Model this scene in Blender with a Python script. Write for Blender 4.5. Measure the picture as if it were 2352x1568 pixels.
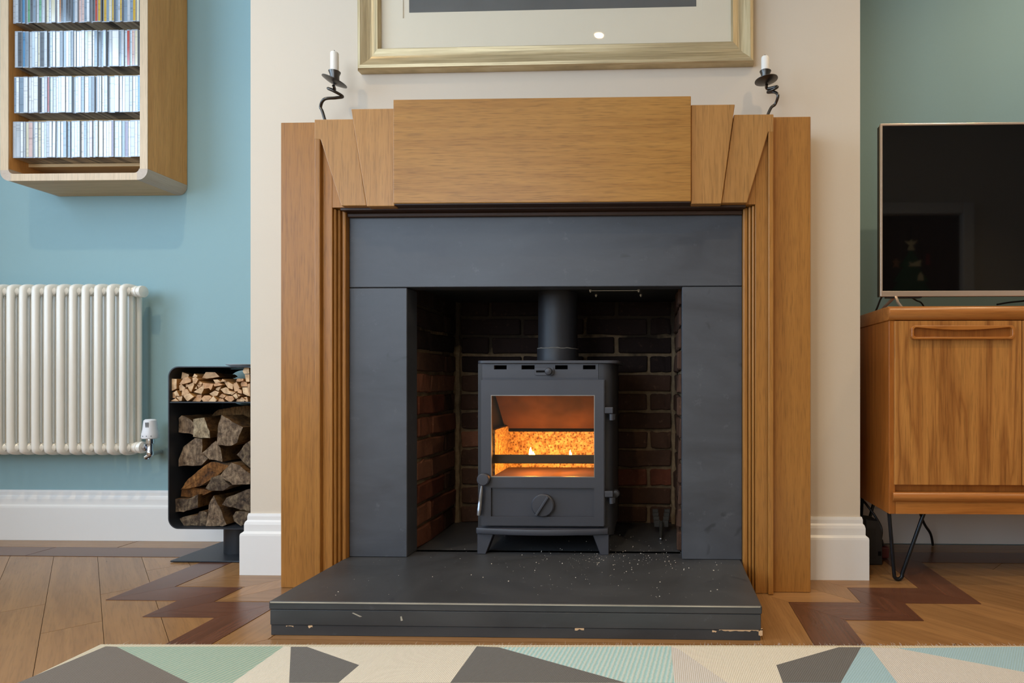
import bpy, bmesh, math, random
from mathutils import Vector, Matrix, noise
R = random.Random(7)
for o in list(bpy.data.objects): bpy.data.objects.remove(o)
SC = bpy.context.scene
COL = SC.collection
PI = math.pi

# ------------------------------------------------------------------ camera
FOC = 1350.0; YAW = math.atan(34.6/1350.0); PU, PV, CH = 1476.4, 876.0, 0.583
cd = bpy.data.cameras.new('camera'); cam = bpy.data.objects.new('camera', cd); COL.objects.link(cam)
cam.location = (0, 0, CH); cam.rotation_euler = (PI/2, 0, YAW)
cd.sensor_fit = 'HORIZONTAL'; cd.sensor_width = 36; cd.lens = FOC/2352*36
cd.shift_x = -(PU-1176)/2352; cd.shift_y = (PV-784)/2352
cd.clip_start = 0.02; cd.clip_end = 50
SC.camera = cam
# ------------------------------------------------------------------ world, exposure
W = bpy.data.worlds.new('world'); SC.world = W; W.use_nodes = True
W.node_tree.nodes['Background'].inputs[0].default_value = (0.62, 0.76, 1.0, 1)
W.node_tree.nodes['Background'].inputs[1].default_value = 0.6
VS = SC.view_settings
VS.view_transform = 'Standard'; VS.look = 'None'; VS.gamma = 1; VS.use_curve_mapping = False
VS.exposure = 0.45
# ------------------------------------------------------------------ daylight through the two windows
def area(name, loc, rot, sx, sy, col, w):
    l = bpy.data.lights.new(name, 'AREA'); l.shape = 'RECTANGLE'; l.size = sx; l.size_y = sy
    l.color = col; l.energy = w
    o = bpy.data.objects.new(name, l); COL.objects.link(o); o.location = loc; o.rotation_euler = rot
    return o
area('daylight_side_window', (-3.05, 0.1, 1.60), (0, -PI/2, 0), 1.70, 2.2, (0.54, 0.76, 1.0), 55)
area('daylight_rear_window', (-1.5, -1.32, 1.45), (PI/2, 0, 0), 1.7, 1.4, (0.74, 0.87, 1.0), 27)
DOWNLIGHTS = [(-0.367, -0.17), (0.95, 0.55), (-1.62, 0.70), (1.50, 1.45), (2.1, -0.3), (-1.0, -0.7)]  # the one over the television is added to wash the right alcove warm
DOWN_W = 38

# ------------------------------------------------------------------ measuring helpers: a sight line met with a real plane
_S, _C = math.sin(YAW), math.cos(YAW)
def ray(u, v):
    a = (u-PU)/FOC
    return (-_S+a*_C, _C+a*_S, (PV-v)/FOC)
def at(u, v, Y):
    d = ray(u, v); t = Y/d[1]; return Vector((d[0]*t, Y, CH+d[2]*t))
def X(u, Y): return at(u, 876, Y).x
def Z(u, v, Y): return at(u, v, Y).z
def fl(u, v, z=0.0):
    d = ray(u, v); t = (z-CH)/d[2]; return Vector((d[0]*t, d[1]*t, z))

# ------------------------------------------------------------------ materials
def lin(c):
    if isinstance(c, str): c = [int(c[i:i+2], 16)/255 for i in (0, 2, 4)]
    return tuple((x/12.92 if x <= .04045 else ((x+.055)/1.055)**2.4) for x in c)+(1,)
class NT:
    def __init__(s, name):
        m = bpy.data.materials.new(name); m.use_nodes = True; s.m = m; s.t = m.node_tree
        s.b = s.t.nodes['Principled BSDF']; s.out = s.t.nodes['Material Output']
    def n(s, ty, **k):
        o = s.t.nodes.new(ty)
        for a, v in k.items():
            if a.startswith('i_'):
                key = a[2:]; key = int(key) if key.isdigit() else key.replace('_', ' ')
                o.inputs[key].default_value = v
            else: setattr(o, a, v)
        return o
    def l(s, a, b): s.t.links.new(a, b)
    def coord(s, scale=(1, 1, 1), rot=(0, 0, 0), rnd=True, kind='Object'):
        tc = s.n('ShaderNodeTexCoord'); mp = s.n('ShaderNodeMapping')
        mp.inputs['Scale'].default_value = scale; mp.inputs['Rotation'].default_value = rot
        if rnd:
            oi = s.n('ShaderNodeObjectInfo'); ml = s.n('ShaderNodeVectorMath', operation='MULTIPLY')
            cmb = s.n('ShaderNodeCombineXYZ')
            for i in range(3): s.l(oi.outputs['Random'], cmb.inputs[i])
            ml.inputs[1].default_value = (17.3, 31.7, 53.1); s.l(cmb.outputs[0], ml.inputs[0])
            ad = s.n('ShaderNodeVectorMath', operation='ADD'); s.l(tc.outputs[kind], ad.inputs[0]); s.l(ml.outputs[0], ad.inputs[1])
            s.l(ad.outputs[0], mp.inputs[0])
        else: s.l(tc.outputs[kind], mp.inputs[0])
        return mp.outputs[0]
    def noise(s, vec, scale, detail=4, rough=.55, dist=0):
        o = s.n('ShaderNodeTexNoise'); o.inputs['Scale'].default_value = scale; o.inputs['Detail'].default_value = detail
        o.inputs['Roughness'].default_value = rough; o.inputs['Distortion'].default_value = dist
        s.l(vec, o.inputs['Vector']); return o.outputs['Fac']
    def ramp(s, fac, stops, mode='LINEAR'):
        r = s.n('ShaderNodeValToRGB'); e = r.color_ramp; e.interpolation = mode
        while len(e.elements) < len(stops): e.elements.new(.5)
        for el, (p, c) in zip(e.elements, stops): el.position = p; el.color = c
        s.l(fac, r.inputs[0]); return r.outputs[0]
    def mix(s, fac, a, b, mode='MIX'):
        m = s.n('ShaderNodeMix', data_type='RGBA', blend_type=mode)
        for v, k in ((fac, 0), (a, 6), (b, 7)):
            if hasattr(v, 'is_linked'): s.l(v, m.inputs[k])
            else: m.inputs[k].default_value = v
        return m.outputs[2]
    def bump(s, h, strength=.3, dist=.002):
        b = s.n('ShaderNodeBump'); b.inputs['Strength'].default_value = strength; b.inputs['Distance'].default_value = dist
        s.l(h, b.inputs['Height']); s.l(b.outputs[0], s.b.inputs['Normal'])
    def base(s, c):
        if hasattr(c, 'is_linked'): s.l(c, s.b.inputs['Base Color'])
        else: s.b.inputs['Base Color'].default_value = c
def g(v): return (v, v, v, 1)
def plain(name, c, rough=.5, metal=0, spec=.5, var=.06, bscale=0, bstr=.2, bdist=.001, coat=0):
    n = NT(name); c = lin(c); v = n.coord()
    f = n.noise(v, 9, 3)
    lo = tuple(x*(1-var) for x in c[:3])+(1,); hi = tuple(min(1, x*(1+var)) for x in c[:3])+(1,)
    n.base(n.ramp(f, [(.3, lo), (.7, hi)]))
    n.b.inputs['Roughness'].default_value = rough; n.b.inputs['Metallic'].default_value = metal
    n.b.inputs['Specular IOR Level'].default_value = spec; n.b.inputs['Coat Weight'].default_value = coat
    if bscale: n.bump(n.noise(v, bscale, 4), bstr, bdist)
    return n.m
def wood(name, dark, light, axis='X', rough=.4, pore=.5, scale=1.0, figure=.6, spec=.4, tint=.12, polesc=1):
    """plank grain running along one local axis"""
    n = NT(name); k = {'X': 0, 'Y': 1, 'Z': 2}[axis]
    s1 = [7*scale]*3; s1[k] = .5*scale
    s2 = [330*scale*polesc]*3; s2[k] = 17*scale
    s3 = [60*scale]*3; s3[k] = 1.6*scale
    v1 = n.coord(tuple(s1)); v2 = n.coord(tuple(s2)); v3 = n.coord(tuple(s3))
    a = n.noise(v1, 1.4, 4, .5, .6); fine = n.noise(v3, 1.0, 3, .6)
    w = n.n('ShaderNodeMath', operation='MULTIPLY'); w.inputs[1].default_value = 16; n.l(a, w.inputs[0])
    fr = n.n('ShaderNodeMath', operation='PINGPONG'); fr.inputs[1].default_value = 1; n.l(w.outputs[0], fr.inputs[0])
    d, l = lin(dark), lin(light)
    mid = tuple((x+y)/2 for x, y in zip(d, l))
    c1 = n.ramp(fine, [(.25, mid), (.7, l)])
    c2 = n.ramp(fr.outputs[0], [(0, d), (.3, mid), (1, l)])
    c = n.mix(figure, c1, c2)
    p = n.noise(v2, 1.0, 2, .6)
    pc = n.ramp(p, [(.30, g(.45)), (.52, g(1))])
    c = n.mix(pore, c, pc, 'MULTIPLY')
    oi = n.n('ShaderNodeObjectInfo')
    tr = n.ramp(oi.outputs['Random'], [(0, g(1-tint)), (1, g(1))])
    n.base(n.mix(1.0, c, tr, 'MULTIPLY'))
    n.b.inputs['Roughness'].default_value = rough; n.b.inputs['Specular IOR Level'].default_value = spec
    n.bump(p, .12, .0006)
    return n.m
def slate(name, c, c2, rough=.42, spec=.5):
    n = NT(name); v = n.coord(rnd=False); v2 = n.coord((1, 1, 3), rnd=False)
    a = n.noise(v2, 3.5, 6, .62, .6); b = n.noise(v, 26, 5, .7); sm = n.noise(v, 11, 2, .5, 1.5)
    c = n.ramp(a, [(.3, lin(c)), (.72, lin(c2))])
    c = n.mix(n.ramp(b, [(.62, g(0)), (.8, g(.22))]), c, lin('8a8e96'))
    c = n.mix(n.ramp(sm, [(.23, g(.55)), (.31, g(0))]), c, lin('23252a'))
    n.base(c)
    n.l(n.ramp(a, [(.3, g(rough-.06)), (.7, g(rough+.1))]), n.b.inputs['Roughness']); n.b.inputs['Specular IOR Level'].default_value = spec
    n.bump(b, .10, .0008)
    return n.m
def paint(name, c, rough=.75, bs=120, bstr=.12):
    n = NT(name); v = n.coord(rnd=False); c = lin(c)
    a = n.noise(v, 1.3, 3)
    n.base(n.ramp(a, [(.3, tuple(x*.97 for x in c[:3])+(1,)), (.7, c)]))
    n.b.inputs['Roughness'].default_value = rough; n.b.inputs['Specular IOR Level'].default_value = .3
    n.bump(n.noise(v, bs, 4), bstr, .0015)
    return n.m
def emit(name, c, s):
    n = NT(name); e = n.n('ShaderNodeEmission'); e.inputs[0].default_value = lin(c); e.inputs[1].default_value = s
    n.l(e.outputs[0], n.out.inputs[0]); return n.m
def pane(name, tint=(1, 1, 1, 1), ior=1.45, refl=1.0):
    n = NT(name); t = n.n('ShaderNodeBsdfTransparent'); t.inputs[0].default_value = tint
    gl = n.n('ShaderNodeBsdfGlossy'); gl.inputs['Roughness'].default_value = .02
    fr = n.n('ShaderNodeFresnel'); fr.inputs[0].default_value = ior
    ge = n.n('ShaderNodeNewGeometry'); inv = n.n('ShaderNodeMath', operation='SUBTRACT'); inv.inputs[0].default_value = 1; n.l(ge.outputs['Backfacing'], inv.inputs[1])
    mu = n.n('ShaderNodeMath', operation='MULTIPLY'); n.l(fr.outputs[0], mu.inputs[0]); n.l(inv.outputs[0], mu.inputs[1])
    mx = n.n('ShaderNodeMixShader'); n.l(mu.outputs[0], mx.inputs[0]); n.l(t.outputs[0], mx.inputs[1]); n.l(gl.outputs[0], mx.inputs[2])
    n.l(mx.outputs[0], n.out.inputs[0]); return n.m

M = {}
M['teal'] = paint('teal_wall_paint', '8eacb0')
M['cream'] = paint('cream_wall_paint', 'd4c7b5')
M['white_gloss'] = paint('white_gloss_woodwork', 'e4e2df', rough=.35, bs=60, bstr=.15)
M['ceiling'] = paint('ceiling_paint', 'e6e3dc')
M['rear'] = paint('rear_wall_paint', 'd6cfc2')
OAKD, OAKL = 'a06a2a', 'cf9850'
M['oak_x'] = wood('oak_grain_across', '935f26', 'b8843f', 'X', .36, figure=.3, pore=.6)
M['oak_z'] = wood('oak_grain_upright', '8a5826', 'ae7738', 'Z', .34, figure=.22, pore=.5)
M['oak_v'] = wood('oak_voussoir', '986832', 'b6844a', 'Z', .36, figure=.2, pore=.5)
M['rack_z'] = wood('rack_oak_upright', 'b87a38', 'dca05c', 'Z', .45, figure=.3, pore=.3)
M['rack_x'] = wood('rack_oak_across', 'b08450', 'd6b380', 'X', .45, figure=.3, pore=.3)
M['rack_c'] = wood('rack_oak_corner', 'ab9682', 'c4b09c', 'Y', .45, figure=.2, pore=.2)
M['rack_daylit'] = wood('rack_oak_daylit_edge', 'c4a682', 'dec3a0', 'Z', .45, figure=.2, pore=.3)
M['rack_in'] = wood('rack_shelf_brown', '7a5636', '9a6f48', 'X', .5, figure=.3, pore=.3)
M['teak_z'] = wood('teak_upright', '80461a', 'c88a46', 'Z', .33, figure=.6, scale=.9, pore=.5)
M['teak_x'] = wood('teak_across', '8a4a1c', 'b87636', 'X', .3, figure=.4, pore=.35)
M['teak_s'] = wood('teak_side', '7f4414', 'b06a2a', 'Z', .35, figure=.4, pore=.3)
M['floor_l'] = wood('floor_oak', '7f5a37', '9d7449', 'X', .26, figure=.4, pore=.3, tint=.22, scale=.8)
M['floor_d'] = wood('floor_walnut', '4c2f22', '6a4432', 'X', .26, figure=.45, pore=.35, tint=.2, scale=.8)
M['floor_b'] = wood('floor_base', '8a6238', 'a87c4a', 'X', .35, figure=.4, pore=.3)
M['slate'] = slate('slate_panel', '3b3d43', '4a4d54')
M['slate_h'] = slate('slate_hearth', '333436', '414244', .42)
M['black_metal'] = plain('black_powder_coat', '23272d', .42, .0, .5, var=.05)
M['stove'] = plain('stove_black_paint', '393a41', .45, .1, .5, var=.08, bscale=260, bstr=.12, bdist=.0008)
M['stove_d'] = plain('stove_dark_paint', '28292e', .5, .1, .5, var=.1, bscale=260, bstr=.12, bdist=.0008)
M['hole'] = plain('soot_black', '0b0b0c', .9, 0, .1)
M['steel'] = plain('brushed_steel', '8d8f94', .3, 1, .5)
M['chrome'] = plain('chrome', 'd5d7dc', .08, 1, .5, var=.01)
M['iron'] = plain('wrought_iron', '5a5754', .33, 1, .5, var=.15)
M['wax'] = plain('white_wax', 'eeeae2', .45, 0, .4, var=.02)
M['wick'] = plain('burnt_wick', '1c1916', .9)
M['radiator'] = plain('radiator_enamel', 'ece7dc', .22, 0, .5, var=.01, coat=.2)
M['plastic_w'] = plain('white_plastic', 'e6e6e8', .35, var=.01)
M['plastic_g'] = plain('grey_print', '6f7278', .5)
M['plastic_b'] = plain('black_plastic', '1d1d1e', .4)
M['rubber'] = plain('black_cable', '161616', .5)
M['red'] = plain('dark_red_plastic', '5a1d1a', .5)
M['bezel'] = plain('rose_silver_bezel', 'd8c6b6', .3, .7, .5, var=.02)
M['screen'] = plain('tv_screen', '0a0a0b', .03, 0, .5, var=0)
M['mount'] = plain('picture_mount_board', 'ddd1ba', .8, var=.01)
M['print'] = plain('dark_grey_print', '565450', .7, var=.12)
M['pane'] = pane('clear_glass')
M['stove_glass'] = pane('stove_glass', (1, .93, .84, 1))
M['window_glass'] = pane('window_glass')
M['vermic'] = None

# brushed pale gold picture frame
n = NT('pale_gold_leaf'); v = n.coord((3, 3, 160), rnd=False); a = n.noise(v, 1.2, 4, .7)
n.base(n.ramp(a, [(.3, lin('978563')), (.55, lin('c2af88')), (.75, lin('d6c7a6'))])); n.b.inputs['Metallic'].default_value = .5
n.b.inputs['Roughness'].default_value = .38; n.bump(a, .15, .0006); M['gold_x'] = n.m
n = NT('pale_gold_leaf_upright'); v = n.coord((160, 3, 3), rnd=False); a = n.noise(v, 1.2, 4, .7)
n.base(n.ramp(a, [(.3, lin('978563')), (.55, lin('c2af88')), (.75, lin('d6c7a6'))])); n.b.inputs['Metallic'].default_value = .5
n.b.inputs['Roughness'].default_value = .38; n.bump(a, .15, .0006); M['gold_z'] = n.m

# bricks: red to brown, soot-coated higher up (soot stain keeps its own ragged shape)
def brickmat(name, lo, hi, soot):
    n = NT(name); v = n.coord(); vw = n.coord(rnd=False, kind='Generated')
    a = n.noise(v, 14, 5, .65); b = n.noise(v, 60, 4, .7)
    oi = n.n('ShaderNodeObjectInfo')
    c = n.mix(oi.outputs['Random'], lin(lo), lin(hi))
    c = n.mix(n.ramp(a, [(.45, g(0)), (.75, g(.5))]), c, lin('241a17'))
    c = n.mix(n.ramp(b, [(.6, g(0)), (.85, g(.45))]), c, lin('b58a6c'))
    if soot: c = n.mix(n.ramp(a, [(.3, g(soot)), (.8, g(soot*.75))]), c, lin('141211'))
    n.base(c); n.b.inputs['Roughness'].default_value = .9; n.b.inputs['Specular IOR Level'].default_value = .2
    n.bump(b, .5, .004); return n.m
M['brick'] = brickmat('red_brick', '6a3a2a', '7d5440', .12)
M['brick_m'] = brickmat('brown_brick', '543a2c', '5c4234', .35)
M['brick_s'] = brickmat('sooty_brick', '3a2620', '47302a', .8)
def mortarmat(name, c):
    n = NT(name); v = n.coord(rnd=False); a = n.noise(v, 40, 5, .65); b = n.noise(v, 7, 4, .6)
    col = n.ramp(a, [(.3, tuple(x*.6 for x in lin(c)[:3])+(1,)), (.7, lin(c))])
    # soot coat: ragged stain left by the open fire on the upper courses
    tc = n.n('ShaderNodeTexCoord'); sp = n.n('ShaderNodeSeparateXYZ'); n.l(tc.outputs['Object'], sp.inputs[0])
    ad = n.n('ShaderNodeMath', operation='MULTIPLY_ADD'); ad.inputs[1].default_value = .5; n.l(b, ad.inputs[0]); n.l(sp.outputs[2], ad.inputs[2])
    col = n.mix(n.ramp(ad.outputs[0], [(.93, g(0)), (1.02, g(.85))]), col, lin('1c1917'))
    n.base(col); n.b.inputs['Roughness'].default_value = .95; n.b.inputs['Specular IOR Level'].default_value = .2; n.bump(a, .8, .006); return n.m
M['mortar'] = mortarmat('lime_mortar', '8a765c'); M['mortar_s'] = mortarmat('sooty_mortar', '816c53')
M['plate'] = plain('register_plate', '2c2c2c', .4, .2, .5, var=.2)

# vermiculite fire boards
n = NT('vermiculite_board'); v = n.coord(rnd=False)
vo = n.n('ShaderNodeTexVoronoi'); vo.inputs['Scale'].default_value = 120; n.l(v, vo.inputs['Vector'])
a = n.noise(v, 70, 4, .75)
c = n.mix(n.ramp(a, [(.35, g(0)), (.65, g(1))]), lin('8a6434'), lin('f0d8a0')); c = n.mix(n.ramp(vo.outputs['Distance'], [(.2, g(.8)), (.5, g(0))]), c, lin('4a3016'))
n.base(c); n.b.inputs['Roughness'].default_value = .9; n.bump(a, .6, .002); M['vermic'] = n.m
M['vermic_s'] = plain('scorched_board', '4e3422', .9, var=.5, bscale=25, bstr=.15)

def logmat(name, a_, b_, sc=30):
    n = NT(name); v = n.coord(); v2 = n.coord((1.6, .3, .5))
    a = n.noise(v, sc, 6, .7, .5); b = n.noise(v2, 90, 4, .7)
    c = n.ramp(a, [(.28, lin('2b2522')), (.45, lin(a_)), (.7, lin(b_))])
    c = n.mix(n.ramp(b, [(.4, g(.5)), (.6, g(0))]), c, lin('3a2e26'), 'MULTIPLY')
    n.base(c); n.b.inputs['Roughness'].default_value = .9; n.b.inputs['Specular IOR Level'].default_value = .2
    n.bump(a, .8, .006); return n.m
M['log_end'] = logmat('weathered_log_end', '735f4c', 'a68f74', 46)
M['log_pale'] = logmat('pale_log_end', '9c8a6e', 'c4b493', 34)
M['log_dark'] = logmat('dark_log_end', '544538', '8f7c62', 46)
M['log_side'] = logmat('log_side_bark', '6a4d2e', '8b6a42', 16)
M['log_orange'] = logmat('orange_split_log', '6e4826', '9c6c3a', 28)
def kindmat(name, lo, hi):
    n = NT(name); v = n.coord((60, 4, 60)); a = n.noise(v, 1.2, 4, .6)
    oi = n.n('ShaderNodeObjectInfo'); c = n.mix(oi.outputs['Random'], lin(lo), lin(hi))
    c = n.mix(n.ramp(a, [(.35, g(.5)), (.6, g(0))]), c, lin('7a5634'), 'MULTIPLY')
    n.base(c); n.b.inputs['Roughness'].default_value = .75; n.bump(a, .3, .001); return n.m
M['kind_end'] = kindmat('kindling_end_grain', 'c59468', 'dfbe94')
M['kind_side'] = kindmat('kindling_split_side', 'a8763f', 'c29255')

def weave(name, c, stripe=None, sc=260, ang=0.0):
    n = NT(name); v = n.coord(rnd=False, rot=(0, 0, ang))
    w = n.n('ShaderNodeTexWave', wave_type='BANDS', bands_direction='X'); w.inputs['Scale'].default_value = sc/10
    w.inputs['Distortion'].default_value = 1.2; w.inputs['Detail'].default_value = 2; w.inputs['Detail Scale'].default_value = 4
    n.l(v, w.inputs['Vector']); a = n.noise(v, 420, 3, .6)
    c = lin(c); d = tuple(x*.72 for x in c[:3])+(1,)
    if stripe: col = n.mix(n.ramp(w.outputs['Fac'], [(.3, g(0)), (.75, g(.6))]), c, lin(stripe))
    else: col = n.mix(n.ramp(w.outputs['Fac'], [(.2, g(.0)), (.8, g(.35))]), c, d)
    col = n.mix(n.ramp(a, [(.35, g(.3)), (.6, g(0))]), col, d)
    n.base(col); n.b.inputs['Roughness'].default_value = .95; n.b.inputs['Specular IOR Level'].default_value = .1
    n.b.inputs['Sheen Weight'].default_value = .15
    n.bump(w.outputs['Fac'], .5, .0015); return n.m
RUG = {'dark': weave('rug_charcoal', '66635f', sc=800, ang=.5), 'brown': weave('rug_taupe', '6f665c', sc=700, ang=.6),
       'green': weave('rug_sage', 'a2ac98', '6a9a8c', 330, .35), 'cream': weave('rug_cream', 'd8d0c0', sc=900),
       'teal': weave('rug_aqua', '9cc0c0', 'd2d0c4', 330, .12), 'grey': weave('rug_pale_grey', 'cbc5be', sc=800),
       'blue': weave('rug_pale_blue', '9dbcc6', sc=700, ang=.6), 'edge': weave('rug_binding', 'c9bda4', sc=500)}

# ------------------------------------------------------------------ mesh helpers
ORG = {}
class MB:
    def __init__(s): s.v = []; s.f = []; s.mi = []; s.cur = 0
    def add(s, vs, fs):
        b = len(s.v); s.v += [tuple(p) for p in vs]
        for f in fs: s.f.append(tuple(i+b for i in f)); s.mi.append(s.cur)
        return s
    def box(s, x0, x1, y0, y1, z0, z1):
        return s.add([(x0, y0, z0), (x1, y0, z0), (x1, y1, z0), (x0, y1, z0), (x0, y0, z1), (x1, y0, z1), (x1, y1, z1), (x0, y1, z1)],
                     [(3, 2, 1, 0), (4, 5, 6, 7), (0, 1, 5, 4), (1, 2, 6, 5), (2, 3, 7, 6), (3, 0, 4, 7)])
    def prism(s, pts, y0, y1, front=None, side=None):
        """x,z outline pushed back along Y"""
        a = sum(pts[i][0]*pts[(i+1) % len(pts)][1]-pts[(i+1) % len(pts)][0]*pts[i][1] for i in range(len(pts)))
        if a < 0: pts = pts[::-1]
        n = len(pts)
        vs = [(p[0], y0, p[1]) for p in pts]+[(p[0], y1, p[1]) for p in pts]
        s.cur = front or 0; s.add(vs, [tuple(range(n))]); b = len(s.v)-2*n
        s.cur = side if side is not None else s.cur
        for i in range(n):
            j = (i+1) % n; s.f.append((b+j, b+i, b+n+i, b+n+j)); s.mi.append(s.cur)
        s.f.append(tuple(b+n+i for i in range(n))[::-1]); s.mi.append(s.cur); s.cur = 0
        return s
    def slab(s, pts, z0, z1):
        """x,y outline raised along Z"""
        a = sum(pts[i][0]*pts[(i+1) % len(pts)][1]-pts[(i+1) % len(pts)][0]*pts[i][1] for i in range(len(pts)))
        if a < 0: pts = pts[::-1]
        n = len(pts); vs = [(p[0], p[1], z0) for p in pts]+[(p[0], p[1], z1) for p in pts]
        fs = [tuple(range(n))[::-1], tuple(range(n, 2*n))]+[(i, (i+1) % n, n+(i+1) % n, n+i) for i in range(n)]
        return s.add(vs, fs)
    def tube(s, pts, r, seg=10, closed=False, caps=True):
        pts = [Vector(p) for p in pts]; n = len(pts); rs = r if isinstance(r, (list, tuple)) else [r]*n
        up = None; rings = []
        for i, p in enumerate(pts):
            if closed: d = pts[(i+1) % n]-pts[i-1]
            else: d = pts[min(i+1, n-1)]-pts[max(i-1, 0)]
            d.normalize()
            if up is None: up = Vector((0, 0, 1)) if abs(d.z) < .9 else Vector((1, 0, 0))
            x = up.cross(d).normalized(); up = d.cross(x).normalized()
            rings.append([p+(x*math.cos(2*PI*k/seg)+up*math.sin(2*PI*k/seg))*rs[i] for k in range(seg)])
        vs = [q for rg in rings for q in rg]; fs = []
        for i in range(n if closed else n-1):
            j = (i+1) % n
            for k in range(seg): fs.append((i*seg+k, i*seg+(k+1) % seg, j*seg+(k+1) % seg, j*seg+k))
        if caps and not closed: fs += [tuple(range(seg))[::-1], tuple(range((n-1)*seg, n*seg))]
        return s.add(vs, fs)
    def lathe(s, prof, o, axis='Z', seg=24, mat=None):
        """profile of (radius, height)"""
        o = Vector(o); vs = []; fs = []; n = len(prof)
        for r, h in prof:
            for k in range(seg):
                c, sn = math.cos(2*PI*k/seg)*r, math.sin(2*PI*k/seg)*r
                p = {'Z': (c, sn, h), 'X': (h, c, sn), 'Y': (sn, h, c)}[axis]
                p = Vector(p)
                if mat is not None: p = mat @ p
                vs.append(o+p)
        for i in range(n-1):
            for k in range(seg): fs.append((i*seg+k, i*seg+(k+1) % seg, (i+1)*seg+(k+1) % seg, (i+1)*seg+k))
        fs += [tuple(range(seg))[::-1], tuple(range((n-1)*seg, n*seg))]
        return s.add(vs, fs)
    def ring(s, outer, inner, y0, y1):
        """two matching x,z loops: a frame with a hole"""
        n = len(outer)
        vs = [(p[0], y0, p[1]) for p in outer]+[(p[0], y0, p[1]) for p in inner]+[(p[0], y1, p[1]) for p in outer]+[(p[0], y1, p[1]) for p in inner]
        fs = []
        for i in range(n):
            j = (i+1) % n
            fs += [(i, j, n+j, n+i), (2*n+j, 2*n+i, 3*n+i, 3*n+j), (j, i, 2*n+i, 2*n+j), (n+i, n+j, 3*n+j, 3*n+i)]
        return s.add(vs, fs)
    def build(s, name, mats, parent=None, bevel=0, smooth=False, seg=2, org=None):
        me = bpy.data.meshes.new(name)
        o0 = Vector(org) if org else (ORG.get(parent.name, Vector((0, 0, 0))) if parent else Vector((0, 0, 0)))
        me.from_pydata([tuple(Vector(p)-o0) for p in s.v], [], s.f)
        if not isinstance(mats, (list, tuple)): mats = [mats]
        for m in mats: me.materials.append(M[m] if isinstance(m, str) else m)
        for p, i in zip(me.polygons, s.mi): p.material_index = i
        bm = bmesh.new(); bm.from_mesh(me); bmesh.ops.recalc_face_normals(bm, faces=bm.faces)
        if bevel:
            es = [e for e in bm.edges if len(e.link_faces) == 2 and e.calc_face_angle(0) > .5]
            bmesh.ops.bevel(bm, geom=es, offset=bevel, segments=seg, affect='EDGES', profile=.5, clamp_overlap=True)
        if smooth:
            for f in bm.faces: f.smooth = True
            for e in bm.edges:
                if len(e.link_faces) == 2 and e.calc_face_angle(0) > .7: e.smooth = False
        bm.to_mesh(me); bm.free(); me.update()
        ob = bpy.data.objects.new(name, me); COL.objects.link(ob)
        if parent: ob.parent = parent; ORG[ob.name] = o0
        else: ob.location = o0; ORG[ob.name] = o0
        if org and parent: ob.location = o0-ORG.get(parent.name, Vector((0, 0, 0))); 
        return ob
def tag(o, label, cat, group=None, kind=None):
    if label: o['label'] = label
    if cat: o['category'] = cat
    if group: o['group'] = group
    if kind: o['kind'] = kind
    return o
def thing(name, loc, label, cat, group=None):
    o = bpy.data.objects.new(name, None); COL.objects.link(o); o.location = loc; o.empty_display_size = .05
    ORG[o.name] = Vector(loc); return tag(o, label, cat, group)
def struct(mb, name, mats, label=None, bevel=0, parent=None, smooth=False):
    o = mb.build(name, mats, parent, bevel, smooth)
    if not parent: o['kind'] = 'structure'
    if label: o['label'] = label
    return o
def clip_poly(pts, nx, ny, d):
    """keep nx*x+ny*y <= d"""
    out = []
    for i in range(len(pts)):
        a, b = pts[i], pts[(i+1) % len(pts)]
        da, db = nx*a[0]+ny*a[1]-d, nx*b[0]+ny*b[1]-d
        if da <= 0: out.append(a)
        if (da < 0 < db) or (db < 0 < da):
            t = da/(da-db); out.append((a[0]+(b[0]-a[0])*t, a[1]+(b[1]-a[1])*t))
    return out
def arc(cx, cz, r, a0, a1, n=6):
    return [(cx+r*math.cos(a0+(a1-a0)*i/n), cz+r*math.sin(a0+(a1-a0)*i/n)) for i in range(n+1)]
def rrect(x0, x1, z0, z1, r, n=6):
    return arc(x0+r, z0+r, r, PI, 1.5*PI, n)+arc(x1-r, z0+r, r, 1.5*PI, 2*PI, n)+arc(x1-r, z1-r, r, 0, PI/2, n)+arc(x0+r, z1-r, r, PI/2, PI, n)

# ================================================================== THE ROOM
YL, YR, YB = 2.123, 2.16, 1.76            # left alcove wall, right alcove wall, chimney breast face
XL, XR, YREAR, ZC = -2.95, 3.1, -1.3, 2.75
BX0, BX1 = X(575.5, YB), X(1975.5, YB)    # chimney breast edges

floor = struct(MB().box(XL-.1, XR+.1, YREAR-.1, 2.3, -.1, -.012), 'floor', 'floor_b', 'oak floor with a stepped dark walnut border around the hearth')
struct(MB().box(XL-.1, XR+.1, YREAR-.1, 2.5, ZC, ZC+.1), 'ceiling', 'ceiling', 'plain white ceiling')
struct(MB().box(XL-.1, BX0+.05, YL, YL+.15, -.1, ZC), 'wall_alcove_left', 'teal', 'teal painted alcove wall left of the chimney breast')
struct(MB().box(BX1-.05, XR+.1, YR, YR+.15, -.1, ZC), 'wall_alcove_right', 'teal', 'teal painted alcove wall behind the television')
struct(MB().box(XR, XR+.1, YREAR-.1, 2.3, -.1, ZC), 'wall_right', 'rear')
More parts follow.
